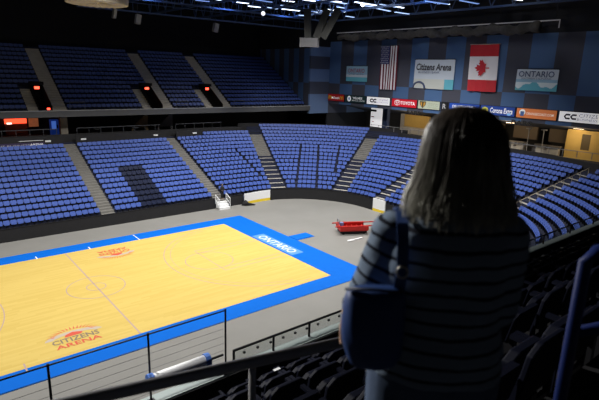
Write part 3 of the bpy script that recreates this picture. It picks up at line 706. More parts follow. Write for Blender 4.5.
text_part('lettering', 'ONTARIO', wf(-6.3,15.0), 3.8, .62, TXT, f, .015); text_part('lettering', 'SOUTHERN CALIFORNIA', wf(-6.35,14.55), 3.2, .17, TXT, f)
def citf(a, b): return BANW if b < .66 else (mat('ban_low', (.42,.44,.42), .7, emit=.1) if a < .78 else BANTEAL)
t, f = banner('large grey banner between the two flags', 9.6, 3.7, 12.95, 16.5, citf)
text_part('lettering', 'Citizens Arena', wf(6.7,15.6), 5.2, .85, mat('ban_text', (.05,.05,.06), .6), f, .025, .15); text_part('lettering', 'BUSINESS BANK', wf(7.3,14.95), 3.2, .25, TXT, f)
m = MB(); m.tube([(43.7, 9.2+.9*math.cos(a)-.5, 13.0+.75*math.sin(a)) for a in [PI*k/10 for k in range(11)]], .12, 5); m.build('arch_emblem', TXT, f)

# ================================================================== ROOF: trusses, lights, rigging
def truss(p, q, h, label, r=.09, seg=2.5, name='roof_truss'):
    p, q = V(p), V(q); root = thing(name, label, 'truss', tuple(p), 0, 'roof trusses'); n = max(2, int((q-p).length/seg)); dn = V((0,0,-h))
    side = (q-p).normalized().cross(V((0,0,1)))*.35
    for nm, off in (('top_chord', V((0,0,0))), ('bottom_chord', dn)):
        m = MB(); m.bar(p+off, q+off, .22, .22); m.build(nm, STEEL, root)
    m = MB()
    for i in range(n):
        a = p.lerp(q, i/n); b = p.lerp(q, (i+1)/n); c = (a+b)/2+dn
        m.bar(a, c, .1, .1); m.bar(c, b, .1, .1)
    m.build('web', STEEL, root)
for k, x in enumerate((14, 21, 28, 35, 42)):
    truss((x,-30,24.6), (x,40,24.6), 2.8, 'dark blue steel roof truss, %s from the left of those spanning the arena' % ords[k])
for k, y in enumerate((-6, 2, 10, 18, 25)):
    truss((4,y,24.9), (43.8,y,24.9), 1.8, 'dark blue steel purlin truss running towards the end wall, %s from the right' % ords[k], .07, 2.0)
LAMPW = [mat('lamp_white', (.75,.86,1.0), .5, emit=3.2), mat('lamp_dim', (.45,.62,1.0), .5, emit=1.5), mat('lamp_faint', (.25,.42,.9), .5, emit=.8)]
rl = random.Random(11); nL = 0
for x in (13, 16, 19, 22, 25, 28, 31, 34, 37, 40.5):
    for y in (-6, -3, .5, 3.5, 6.5, 9.5, 12.5, 15.5, 18.5, 21.5, 24):
        if rl.random() < .2: continue
        xx, yy, zz = x+rl.uniform(-1.4,1.4), y+rl.uniform(-1.3,1.3), rl.uniform(21.3,22.9)
        if xx < 18 and yy < 13: continue
        if yy > 22.9: continue
        t = thing('ceiling_light', 'bluish white strip light among the roof trusses', 'light', (xx,yy,zz), math.radians(rl.uniform(-12,12)), 'strip lights in the roof')
        L = rl.choice((1.6,2.4,3.2)); Mx = ROOTM[t.name].to_3x3(); o = V((xx,yy,zz))
        m = MB(); m.box(o+V((0,0,.07)), (L+.1,.34,.1), Mx); m.build('housing', STEEL, t)
        m = MB(); m.box(o, (L,.28,.06), Mx); m.build('lit_tube', LAMPW[rl.choice((0,0,1,1,2))], t)
        m = MB(); m.tube([o+V((0,0,.1)), (xx,yy,25.5)], .02, 5); m.build('hanger', METALD, t)
def spot_lamp(p, aim, label, emit=None):
    p = V(p); t = thing('spotlight', label, 'light', tuple(p)); d = (V(aim)-p).normalized()
    m = MB(); m.tube([p-d*.5, p-d*.35, p], [.1,.2,.26], 12); m.build('housing', METALD, t, True)
    m = MB(); m.tube([p, p+d*.02], .23, 12); m.build('lens', emit or mat('lens_hot', (.9,.95,1), .4, emit=14), t)
    m = MB(); m.tube([p-d*.3, V((p.x,p.y,p.z+1.2))], .03, 6); m.build('yoke', METALD, t)
CAM = V((-9.09749, -32.186275, 14.2919394))
spot_lamp((32.6,8.6,21.9), CAM, 'single dazzling white spotlight high among the roof lights')
spot_lamp((24.2,15.6,20.6), CAM, 'small white spotlight under the trusses left of the hanging speakers', mat('lens_dim', (.9,.92,1), .4, emit=1))
# scoreboard over centre court: only its pale ribbed underside shows
sb = thing('scoreboard', 'round pale ribbed underside of the scoreboard hanging over centre court', 'scoreboard', (1.8,1.0,17.6))
ribs = MB(); N = 48; ax, by = 1.85, 1.7
ribs.loft([[V((1.6+r*ax*math.cos(2*PI*k/N)*(1+.012*(k%2)), 1.0+r*by*math.sin(2*PI*k/N)*(1+.012*(k%2)), z-.62+.03*(k%2))) for k in range(N)] for r, z in ((.05,18.75),(.8,18.6),(.98,18.66),(1.0,18.9),(1.0,19.3))])
ribs.build('underside', mat('score_cream', (.5,.45,.36), .7, .15, 2), sb)
m = MB(); m.loft([[V((1.6+r*ax*math.cos(2*PI*k/24), 1.0+r*by*math.sin(2*PI*k/24), z-.62)) for k in range(24)] for r, z in ((.96,19.25),(.96,21.5),(.5,22))]); m.build('drum', METALD, sb)
for a in (0, 2.1, 4.2):
    m = MB(); m.tube([(1.8+1.2*math.cos(a),1+1.2*math.sin(a),20.5),(1.8+1.2*math.cos(a),1+1.2*math.sin(a),25.45)], .04, 6); m.build('cable', METALD, sb)
# hanging speaker cluster
sp = thing('speaker_cluster', 'hanging loudspeaker cluster with pale grey box in front of the blue wall', 'loudspeaker', (28,12,17.2))
vr = V((.62,-.78,0)); vf = V((-.78,-.62,0)); o = V((28,12,17.66))
Ms = Matrix((vr, -vf, V((0,0,1)))).transposed()
m = MB(); m.box(o, (2.0,1.1,.95), Ms); m.build('grey_box', mat('speaker_grey', (.05,.05,.056), .6, .1, 3), sp)
for s, ti in ((-.2,-.05),(.75,.35),(1.5,.5)):
    m = MB(); a = o+vr*s+V((0,0,.5)); b = a+vr*ti*3.2+V((0,0,3.0))
    m.bar(a, b, .75, .4, up=vf); m.build('tilted_speaker', mat('speaker_dark', (.006,.0065,.006), .7), sp)
m = MB(); m.tube([o+V((0,0,.4)), (28,12,25.45)], .05, 6); m.build('cable', METALD, sp)
# small grey boxes hanging in the dark over the far balcony
for k, (x, y, z, w) in enumerate(((9.7,21.0,19.6,.3),(12.3,21.5,19.3,.5),(21.7,21.7,19.2,.55))):
    t = thing('hanging_speaker', ['thin grey speaker hanging under the roof right of the scoreboard','grey speaker hanging over the far balcony at top left','grey speaker hanging over the far balcony beside roof lights'][k], 'loudspeaker', (x,y,z))
    m = MB(); m.box((x,y,z), (w,.5,.95), Matrix.Rotation(.2,3,'Y')); m.build('cabinet', mat('small_speaker', (.2,.2,.2), .6), t)
    m = MB(); m.tube([(x,y,z+.3),(x,y,25.5)], .02, 5); m.build('hanger', METALD, t)
# curtain gathered on a pipe in front of the end wall
t = thing('rolled_curtain', 'dark gathered curtain on a pale pipe hanging before the end wall', 'curtain', (42.6,7,19))
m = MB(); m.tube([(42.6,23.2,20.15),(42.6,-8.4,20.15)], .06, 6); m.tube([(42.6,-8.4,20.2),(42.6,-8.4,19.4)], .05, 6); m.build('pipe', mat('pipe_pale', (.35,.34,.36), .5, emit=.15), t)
m = MB(); rng = random.Random(5); rings = []
for i in range(90):
    y = 23.0-29.5*i/89; r = .45+.12*math.sin(i*1.3)+.1*rng.random(); sag = .12*math.sin(i*.45)
    if y > 20: r *= .55+.15*(23-y)
    rings.append([V((42.6+r*.7*math.cos(2*PI*k/10), y, 19.5+sag+r*math.sin(2*PI*k/10))) for k in range(10)])
m.loft(rings); m.build('gathered_cloth', mat('curtain_black', (.075,.07,.065), .9, .4, 3), t, True)
for y in (22,14,6,-2,-8):
    m = MB(); m.tube([(42.6,y,20.15),(42.6,y,25.5)], .03, 5); m.build('cable', METALD, t)
# catwalk beams along the balcony roof
for k, (y, z) in enumerate(((27.5,20.6),(24.0,21.6))):
    m = MB(); m.lohi((8,y-.4,z),(40,y+.4,z+.12)); m.tube([(8,y-.4,z+1),(40,y-.4,z+1)], .05, 6)
    for i in range(17): m.tube([(8+2*i,y-.4,z),(8+2*i,y-.4,z+1)], .03, 5)
    for x in (10,26,39): m.tube([(x,y,z),(x,y,25.45)], .04, 5)
    tag(m.build('catwalk', STEEL), ['dark catwalk under the roof above the far balcony seats, lower one','dark catwalk under the roof above the far balcony seats, upper one'][k], 'catwalk')

# ================================================================== NEAR BALCONY RAILS
t = thing('cable_fence', 'black post and cable fence along the balcony front at lower left', 'fence', (-8,-26.1,9.62))
m = MB(); m.tube([(-14,-26.1,10.71),(-5.5,-26.1,10.71)], .012, 8); m.build('top_rail', METALD, t)
for x in (-13.2,-11.9,-10.6,-9.25,-8.02,-6.74,-5.5):
    m = MB(); m.tube([(x,-26.1,9.62),(x,-26.1,10.73)], .016, 8); m.box((x,-26.1,9.63),(.12,.12,.02)); m.build('post', METALD, t)
for k in range(7):
    m = MB(); m.tube([(-14,-26.1,9.78+.125*k),(-5.5,-26.1,9.78+.125*k)], .003, 5); m.build('cable', mat('cable_grey', (.2,.2,.21), .5), t)
t = thing('front_railing', 'low black railing on the pale ledge of the near balcony', 'railing', (0,-26.1,9.62))
m = MB(); m.tube([(-14,-26.02,9.9),(-5.5,-26.02,9.9)], .02, 8); m.tube([(-5.3,-26.02,9.9),(22,-26.02,9.9)], .022, 8); m.build('top_rail', METALD, t)
xs = [-5.3,-4.5,-3.69,-2.8,-1.9,-1.0,0]+[1.8*k for k in range(1,12)]
for x in xs:
    m = MB(); m.tube([(x,-26.02,9.6),(x,-26.02,9.91)], .022, 8); m.build('post', METALD, t)
m = MB()
for x0, x1 in zip(xs[:-1], xs[1:]): m.lohi((x0+.03,-26.025,9.66),(x1-.03,-26.015,9.88))
g = bpy.data.materials.new('rail_glass'); g.use_nodes = True; nt = g.node_tree; nt.nodes.clear()
out = nt.nodes.new('ShaderNodeOutputMaterial'); tr = nt.nodes.new('ShaderNodeBsdfTransparent'); gl = nt.nodes.new('ShaderNodeBsdfGlossy'); mx = nt.nodes.new('ShaderNodeMixShader')
gl.inputs['Roughness'].default_value = .1; gl.inputs['Color'].default_value = (.5,.5,.5,1); tr.inputs['Color'].default_value = (.86,.88,.88,1); mx.inputs[0].default_value = .04
nt.links.new(tr.outputs[0], mx.inputs[1]); nt.links.new(gl.outputs[0], mx.inputs[2]); nt.links.new(mx.outputs[0], out.inputs[0])
m.build('glass_panel', g, t)
for k in range(36):
    m = MB(); m.box((-5.1+.27*k,-26.02,9.80),(.035,.03,.035)); m.build('clip', METALD, t)
# white roll with blue ends lying on the low rail
t = thing('banner_roll', 'white rolled banner with blue ends lying on the balcony front rail', 'roll', (-6.3,-26.2,9.95))
m = MB(); m.tube([(-6.75,-26.22,10.06),(-5.92,-26.22,10.06)], .085, 14); m.build('rolled_sheet', mat('roll_white', (.85,.87,.9), .6), t, True)
for x in (-6.78,-5.9):
    m = MB(); m.tube([(x-.04,-26.22,10.06),(x+.04,-26.22,10.06)], .1, 12); m.tube([(x,-26.22,10.1),(x+.02,-26.24,9.97)], .03, 6); m.build('end_wrap', mat('wrap_blue', (.08,.2,.62), .6), t)
# thick dark guard rail in front of the woman
t = thing('guard_rail', 'thick dark blurred handrail running below the woman at lower left', 'railing', (-8,-30.15,11.6))
m = MB(); m.tube([(-11.5,-29.35,12.83),(-6.9,-30.53,12.84)], .03, 10); m.build('top_rail', mat('rail_charcoal', (.22,.22,.23), .5), t, True)
for s in (.12,.36,.58,.80,.98):
    x, y = -11.5+4.6*s, -29.35-1.18*s; j = 3 if y > -29.56 else 4
    m = MB(); m.tube([(x,y,NZ+NR*j),(x,y,12.82)], .02, 8); m.build('post', mat('rail_charcoal', (.03,.03,.03)), t, True)
# blue aisle handrail at right
RB = mat('rail_blue', (.006,.015,.085), .5, spec=.2)
t = thing('aisle_handrail', 'blue tubular aisle handrail standing right of the woman', 'railing', (-7.41,-31.61,12.56))
e = V((.95,-.31,0)); p0 = V((-7.41,-31.61,12.56))
m = MB(); m.tube([p0, p0+V((0,0,1.17)), p0+V((0,0,1.2))+e*.04, p0+V((0,0,1.2))+e*1.0], .021, 10); m.tube([p0+e*1.0+V((0,0,.0)), p0+e*1.0+V((0,0,1.2))], .021, 10); m.build('frame', RB, t, True)
m = MB(); m.tube([p0+V((0,0,.91)), p0+e*1.0+V((0,0,.91))], .019, 10); m.build('mid_rail', RB, t, True)
for k in (0, 1):
    m = MB(); q = p0+e*k; m.tube([q, q+V((0,0,.012))], .06, 12); m.build('base_plate', RB, t)
# ================================================================== WOMAN
ROT = math.radians(-48)
W0 = V((-7.94,-31.43,12.56))
wm = thing('person', 'woman seen from behind in a striped sweater with shoulder-length hair looking over the court', 'person', tuple(W0), ROT)
WM = ROOTM[wm.name]
def T(p): return WM @ V(p)
def ring(z, hx, hy, cx=0, cy=0, n=28, sq=2.3):
    o = []
    for k in range(n):
        a = 2*PI*k/n; c, s = math.cos(a), math.sin(a)
        o.append(T((cx+hx*math.copysign(abs(c)**(2/sq), c), cy+hy*math.copysign(abs(s)**(2/sq), s), z)))
    return o
HX = .018   # the head leans slightly right
SHL, ELL, WRL = V((-.142,0,1.30)), V((-.212,-.01,1.09)), V((-.25,.17,.965))
SHR, ELR, WRR = V((.152,0,1.325)), V((.168,.02,1.09)), V((.12,.22,1.0))
def hand(b, wrist, d, side, curl=.5):
    """wrist, pointing direction d, palm normal from side; five bent fingers"""
    d = d.normalized(); s = d.cross(V((0,0,1))).normalized(); u = s.cross(d)
    pc = wrist+d*.045
    b.loft([[T(wrist+d*q+s*(w*math.cos(2*PI*k/12))+u*(h*math.sin(2*PI*k/12))) for k in range(12)] for q, w, h in ((-.02,.026,.02),(.01,.03,.018),(.05,.04,.016),(.085,.041,.014),(.095,.036,.01))])
    for k, (off, L) in enumerate(((-.03,.066),(-.01,.076),(.011,.07),(.031,.055))):
        a = wrist+d*.085+s*off; k1 = a+d*L*.42-u*.006; k2 = k1+(d*.7-u*.7).normalized()*L*.34; k3 = k2+(d*.1-u)*L*.3
        b.tube([T(a-d*.015), T(a), T(k1), T(k2), T(k3)], [.0095,.0095,.009,.008,.0065], 8)
    a = wrist+d*.02+s*side*.03
    b.tube([T(a-s*side*.012), T(a+s*side*.016+d*.022-u*.008), T(a+s*side*.02+d*.05-u*.022), T(a+s*side*.012+d*.068-u*.032)], [.012,.0115,.01,.0075], 8)
b = MB()
for s in (-1, 1):
    b.tube([T((s*.088,-.005,.9)), T((s*.092,0,.7)), T((s*.092,.012,.48)), T((s*.094,-.01,.33)), T((s*.094,-.02,.1))], [.088,.078,.056,.055,.038], 14)
    b.loft([[T((s*.095+w*math.cos(2*PI*k/12), y, max(.004, zc+h*math.sin(2*PI*k/12)))) for k in range(12)] for y, w, h, zc in ((-.075,.02,.02,.03),(-.05,.034,.034,.04),(.0,.036,.04,.045),(.08,.043,.028,.03),(.14,.04,.018,.022),(.165,.02,.01,.015))])
b.loft([ring(.78,.09,.07), ring(.86,.165,.105), ring(.94,.168,.11), ring(1.03,.142,.095), ring(1.10,.132,.088), ring(1.2,.146,.095), ring(1.28,.15,.1), ring(1.325,.145,.085), ring(1.36,.11,.065,.005), ring(1.40,.06,.055,.01), ring(1.45,.05,.052,.015,.005), ring(1.5,.048,.05,HX,.01)])
for Sh, El, Wr in ((SHL,ELL,WRL),(SHR,ELR,WRR)):
    b.ell(T(Sh), (.055,.055,.055), 12, 8)
    b.tube([T(Sh), T(Sh.lerp(El,.5)), T(El), T(El.lerp(Wr,.4)), T(Wr)], [.052,.047,.038,.037,.026], 12)
hand(b, WRL, V((-.05,.3,-.75)), 1); hand(b, WRR, V((-.6,.45,.1)), -1)
b.ell(T((HX,.0,1.56)), (.074,.092,.092), 18, 12)
b.loft([ring(1.445,.02,.015,HX,.07,16), ring(1.455,.035,.045,HX,.045,16), ring(1.49,.056,.068,HX,.03,16), ring(1.54,.068,.085,HX,.015,16)])
b.loft([ring(1.488,.006,.005,HX,.105,10), ring(1.495,.015,.016,HX,.103,10), ring(1.51,.012,.014,HX,.098,10), ring(1.548,.006,.008,HX,.09,10)])
for s in (-1, 1): b.ell(T((HX+s*.075,.0,1.53)), (.01,.02,.03), 10, 6)
SKIN = mat('skin', (.55,.33,.22), .55, .08, 30)
body = b.build('body', SKIN, wm, True)
r = body.modifiers.new('r', 'REMESH'); r.mode = 'VOXEL'; r.voxel_size = .006; r.use_smooth_shade = True
sm = body.modifiers.new('s', 'SMOOTH'); sm.iterations = 3; sm.factor = .5
for s in (-1, 1):
    m = MB(); m.ell(T((HX+s*.03,.075,1.553)), (.013,.009,.008), 10, 6); ey = m.build('eye', mat('eye_white', (.7,.7,.68), .3), wm, True)
    m = MB(); m.ell(T((HX+s*.03,.0825,1.553)), (.005,.003,.005), 8, 5); m.build('iris', mat('iris', (.08,.05,.03), .3), ey, True)
    m = MB(); m.tube([T((HX+s*.014,.094,1.572)), T((HX+s*.03,.092,1.578)), T((HX+s*.045,.082,1.572))], .003, 6); m.build('eyebrow', mat('hair_brow', (.03,.02,.015), .6), wm, True)
m = MB(); m.tube([T((HX-.022,.094,1.476)), T((HX,.1,1.478)), T((HX+.022,.094,1.476))], [.003,.006,.003], 8); m.build('mouth', mat('lips', (.4,.13,.12), .5), wm, True)

# sweater
def sweater_mat():
    m = mat('striped_sweater', (.15,.18,.23), .9, spec=.1); nt = m.node_tree; bs = nt.nodes['Principled BSDF']
    tc, s = xyz(nt)
    n = nt.nodes.new('ShaderNodeTexNoise'); n.inputs['Scale'].default_value = 5; nt.links.new(tc.outputs['Object'], n.inputs['Vector'])
    z = mathnode(nt, 'ADD', s.outputs[2], mathnode(nt, 'MULTIPLY', n.outputs['Fac'], .035))
    xo = mathnode(nt, 'MINIMUM', mathnode(nt, 'ADD', s.outputs[0], .16), 0.0)
    z = mathnode(nt, 'ADD', z, mathnode(nt, 'MULTIPLY', xo, .25))
    fr_ = mathnode(nt, 'FRACT', mathnode(nt, 'DIVIDE', z, .041))
    k = mathnode(nt, 'LESS_THAN', fr_, .24)
    mx = nt.nodes.new('ShaderNodeMix'); mx.data_type = 'RGBA'
    mx.inputs[6].default_value = (.165,.215,.29,1); mx.inputs[7].default_value = (.012,.014,.022,1)
    nt.links.new(k, mx.inputs[0]); nt.links.new(mx.outputs[2], bs.inputs['Base Color'])
    return m
b = MB()
b.loft([ring(.90,.196,.138), ring(.97,.192,.136), ring(1.04,.176,.124), ring(1.10,.168,.118), ring(1.2,.176,.124), ring(1.28,.178,.122,.004), ring(1.325,.172,.106,.01), ring(1.362,.14,.085,.015), ring(1.392,.1,.072,.016), ring(1.412,.066,.064,.014)])
def sleeve(Sh, El, Wr, stop):
    b.ell(T(Sh+V((0,0,.002))), (.066,.07,.062), 16, 10)
    E2 = El.lerp(Wr, stop)
    b.tube([T(Sh), T(Sh.lerp(El,.3)), T(Sh.lerp(El,.65)), T(El), T(El.lerp(Wr,.25)), T(E2)], [.063,.062,.06,.057,.052,.05], 18)
sleeve(SHL, ELL, WRL, .62); sleeve(SHR, ELR, WRR, .9)
sw = b.build('sweater', sweater_mat(), wm, True)
r = sw.modifiers.new('r', 'REMESH'); r.mode = 'VOXEL'; r.voxel_size = .008; r.use_smooth_shade = True
sm = sw.modifiers.new('s', 'SMOOTH'); sm.iterations = 6; sm.factor = .5
tx = bpy.data.textures.new('fold', 'CLOUDS'); tx.noise_scale = .11
dp = sw.modifiers.new('d', 'DISPLACE'); dp.texture = tx; dp.strength = .022; dp.mid_level = .45
# jeans
b = MB()
b.loft([ring(.80,.12,.1), ring(.86,.182,.125), ring(.92,.188,.128), ring(.97,.176,.122)])
for s in (-1, 1):
    b.tube([T((s*.094,-.005,.9)), T((s*.098,0,.7)), T((s*.097,.01,.48)), T((s*.097,-.01,.3)), T((s*.096,-.02,.08))], [.1,.094,.072,.068,.062], 18)
je = b.build('jeans', mat('denim', (.055,.085,.15), .85, .25, 18), wm, True)
r = je.modifiers.new('r', 'REMESH'); r.mode = 'VOXEL'; r.voxel_size = .009; r.use_smooth_shade = True
sm = je.modifiers.new('s', 'SMOOTH'); sm.iterations = 4; sm.factor = .5
for s in (-1, 1):
    b = MB(); b.loft([[T((s*.095+w*math.cos(2*PI*k/14), y, max(.002, zc+h*math.sin(2*PI*k/14)))) for k in range(14)] for y, w, h, zc in ((-.085,.03,.03,.04),(-.055,.044,.045,.045),(.0,.046,.05,.048),(.085,.052,.036,.034),(.15,.048,.026,.026),(.178,.026,.014,.018))])
    b.build('shoe', mat('shoe_black', (.015,.015,.017), .5), wm, True)

# hair: shell plus strands
def hair_mat():
    m = mat('hair', (.03,.024,.02), .42, spec=.35); nt = m.node_tree; bs = nt.nodes['Principled BSDF']
    tc, s = xyz(nt); mp = nt.nodes.new('ShaderNodeMapping'); mp.inputs['Scale'].default_value = (60, 60, 3)
    n = nt.nodes.new('ShaderNodeTexNoise'); n.inputs['Scale'].default_value = 1.0; n.inputs['Detail'].default_value = 4
    nt.links.new(tc.outputs['Object'], mp.inputs[0]); nt.links.new(mp.outputs[0], n.inputs['Vector'])
    f = mathnode(nt, 'MULTIPLY', n.outputs['Fac'], mathnode(nt, 'MULTIPLY_ADD', s.outputs[2], -4.2, 7.1))
    cr = nt.nodes.new('ShaderNodeValToRGB'); e = cr.color_ramp.elements
    e[0].position = .2; e[0].color = (.03,.023,.018,1); e[1].position = .8; e[1].color = (.42,.41,.35,1)
    nt.links.new(f, cr.inputs[0]); nt.links.new(cr.outputs[0], bs.inputs['Base Color']); return m
HAIR = hair_mat()
hp = [(1.662,.012,.012,.0),(1.652,.05,.055,.0),(1.63,.078,.085,-.002),(1.60,.094,.102,-.006),(1.56,.102,.11,-.012),(1.51,.107,.112,-.016),(1.46,.116,.11,-.02),(1.42,.125,.108,-.026),(1.375,.126,.10,-.034)]
def hshape(t, a):
    """point on the hair shell: t 0 crown .. 1 tips, a angle"""
    f = t*(len(hp)-1); i = min(int(f), len(hp)-2); f -= i
    z, hx, hy, cy = [hp[i][q]*(1-f)+hp[i+1][q]*f for q in range(4)]
    return V((HX+.002+hx*math.cos(a), cy+hy*math.sin(a), z))
rng = random.Random(21); b = MB(); NA = 96; rings = []
for i in range(26):
    t = i/25; rr = []
    for k in range(NA):
        a = 2*PI*k/NA; p = hshape(t, a)
        front = max(0, math.sin(a))     # open at the face
        if front > .55 and t > .42: p = V((p.x*1.0, p.y-.055*(front-.55)/.45*min(1,(t-.42)/.2), p.z))
        c = V((HX, -.01, p.z)); d = p-c; p = c+d*(1+.022*math.sin(k*1.7+i*.15)+.016*math.sin(k*3.1+2*t))
        if t > .9: p.z += (t-.9)*.15*math.sin(k*2.3)+.012*math.sin(k*5.1)
        rr.append(T(p))
    rings.append(rr)
b.loft(rings, caps=False)
for q in range(900):
    a = rng.uniform(PI*.83, PI*2.17); t0 = rng.uniform(0,.45); t1 = rng.uniform(.85,1.03); w = rng.uniform(.0012,.0032); lift = rng.uniform(.0,.006); sw_ = rng.uniform(-.12,.12)
    pts = []; flick = rng.uniform(-.004,.03)
    for k in range(9):
        t = t0+(t1-t0)*k/8; p = hshape(min(t,1), a+sw_*(k/8)**2)
        c = V((HX,-.01,p.z)); d = (p-c); p = c+d*(1+.03*math.sin(q*1.1))+d.normalized()*(lift*math.sin(PI*k/8)+flick*(k/8)**4)
        if t > 1: p.z -= (t-1)*.25
        if k == 8: p.z -= rng.uniform(0,.012)
        pts.append(T(p))
    b.tube(pts, [w*(1-.75*(k/8)**3) for k in range(9)], 3, False)
b.build('hair', HAIR, wm, True)
# shoulder bag held by the woman
bg = thing('shoulder_bag', 'dark blue soft shoulder bag hanging at the woman\'s left side', 'bag', tuple(WM @ V((-.19,-.13,.96))), ROT)
BAGB = mat('bag_blue', (.014,.045,.17), .55, .25, 9)
b = MB(); rings = []
for z, xa, xb, th, cy in ((.955,-.2,-.135,.02,-.13),(.968,-.238,-.115,.045,-.135),(1.0,-.258,-.104,.06,-.138),(1.06,-.27,-.1,.066,-.14),(1.12,-.274,-.102,.058,-.14),(1.17,-.268,-.108,.042,-.138),(1.195,-.258,-.115,.024,-.136)):
    rr = []
    for k in range(26):
        a = 2*PI*k/26; c, s = math.cos(a), math.sin(a)
        rr.append(T(((xa+xb)/2+(xb-xa)/2*math.copysign(abs(c)**.75, c)+.004*math.sin(z*70), cy+th*math.copysign(abs(s)**.8, s)*(1+.1*math.sin(k*1.9+z*40)), z+.01*math.cos(a)*.6)))
    rings.append(rr)
b.loft(rings); bo = b.build('bag_body', BAGB, bg, True)
sb_ = bo.modifiers.new('s', 'SUBSURF'); sb_.levels = 1; sb_.render_levels = 2
b = MB(); pth = [(-.125,-.135,1.19),(-.122,-.142,1.26),(-.124,-.128,1.315),(-.127,-.09,1.357),(-.13,-.02,1.378),(-.132,.06,1.36),(-.14,.11,1.3),(-.2,.1,1.2),(-.25,.0,1.19),(-.25,-.11,1.19)]
pth = pth[:7]+[(-.15,.125,1.22)]
for p, q in zip(pth[:-1], pth[1:]): b.bar(T(p), T(q), .03, .006, up=(T((1,0,0))-T((0,0,0))).cross(T(q)-T(p)))
b.build('strap', BAGB, bg)
b = MB(); b.tube([T((-.122+.014*math.cos(2*PI*k/14), -.15, 1.245+.016*math.sin(2*PI*k/14))) for k in range(15)], .003, 6); b.build('strap_ring', mat('ring_metal', (.5,.48,.42), .3, metal=1), bg, True)
b = MB(); b.tube([T((-.265,-.15,1.185)), T((-.19,-.168,1.198)), T((-.115,-.15,1.19))], .0045, 6); b.build('top_zip', mat('zip_dark', (.02,.025,.05), .5), bg, True)
# brass bracelet on the left wrist
b = MB(); c0 = WRL+V((0,.02,-.02)); b.tube([T(c0+V((.034*math.cos(2*PI*k/16), .01*math.sin(2*PI*k/16)+.02*math.sin(2*PI*k/16), .026*math.sin(2*PI*k/16)))) for k in range(17)], .006, 6); b.build('bracelet', mat('brass', (.6,.38,.1), .35, metal=.9), wm, True)

# ================================================================== SEATS
def oct_slab(m, w, z0, z1, th, y, lean, Tm, material=None):
    c = min(w, z1-z0)*.16; o = [(-w/2+c,z0),(w/2-c,z0),(w/2,z0+c),(w/2,z1-c),(w/2-c*1.2,z1),(-w/2+c*1.2,z1),(-w/2,z1-c),(-w/2,z0+c)]
    f = [Tm @ V((x, y+th/2-(z-z0)*lean, z)) for x, z in o]; bk = [Tm @ V((x, y-th/2-(z-z0)*lean, z)) for x, z in o]
    m.raw(f+bk, [tuple(range(8)), tuple(range(15,7,-1))]+[(i, 8+i, 8+(i+1)%8, (i+1)%8) for i in range(8)], material)
def low_seat(m, Tm, mt):
    oct_slab(m, .485, .44, .77, .05, -.16, .22, Tm, mt); oct_slab(m, .40, .42, .60, .06, -.04, .22, Tm, mt)
    m.box(Tm @ V((0,-.1,.22)), (.06,.16,.44), Tm.to_3x3(), METALD)
I4 = Matrix.Identity(4)
protos = {}
def low_proto(key, mt):
    m = MB(); low_seat(m, I4, mt); o = m.build('arena_seat', None); protos[key] = o; return o
seats = []   # (pos, rotz, kind, label, group)
def add_row(section, row, pts, kind, label, group):
    for k, (x, y, rz) in enumerate(pts): seats.append(((x, y, row), rz, kind, label, group))
def nth(n): return '%d%s' % (n, 'th' if 10 <= n % 100 <= 20 else {1:'st',2:'nd',3:'rd'}.get(n % 10, 'th'))
PIT = .52
def row_section(c0, c1, posf, z, kind, fmt, gaps=()):
    """seats between path lengths c0..c1 (open at the gaps), posf(s)->(x,y,rotz); fmt(from left, from right) label"""
    if kind == 'low': grp = 'blue seats of the lower bowl'
    else: grp = 'dark seats of the far balcony'
    cut = [c0]+sorted(g for g in gaps if c0+.8 < g < c1-.8)+[c1]; spots = []
    for a, b in zip(cut[:-1], cut[1:]):
        a += .11 if a != c0 else 0; b -= .11 if b != c1 else 0
        n = max(1, int((b-a)/PIT+.3)); p = min((b-a)/n, PIT*1.13); off = ((b-a)-n*p)/2
        spots += [a+off+p*(k+.5) for k in range(n)]
    for k, sp_ in enumerate(spots):
        x, y, rz = posf(sp_); seats.append(((x, y, z), rz, kind, fmt(k+1, len(spots)-k), grp))
def far_side(d): return lambda s: (s, 12.95+d, PI)
def arcf(d, sgn):
    R = R0+d
    def f(s):
        th = PI/2-s/R if sgn > 0 else -s/R
        return (CX+R*math.cos(th), sgn*CY+R*math.sin(th), math.atan2(math.cos(th), -math.sin(th)))
    return f
def lab(i, txt): return 'blue seat, %s row up, %s' % (nth(i+1), txt)
HXB = 30.5
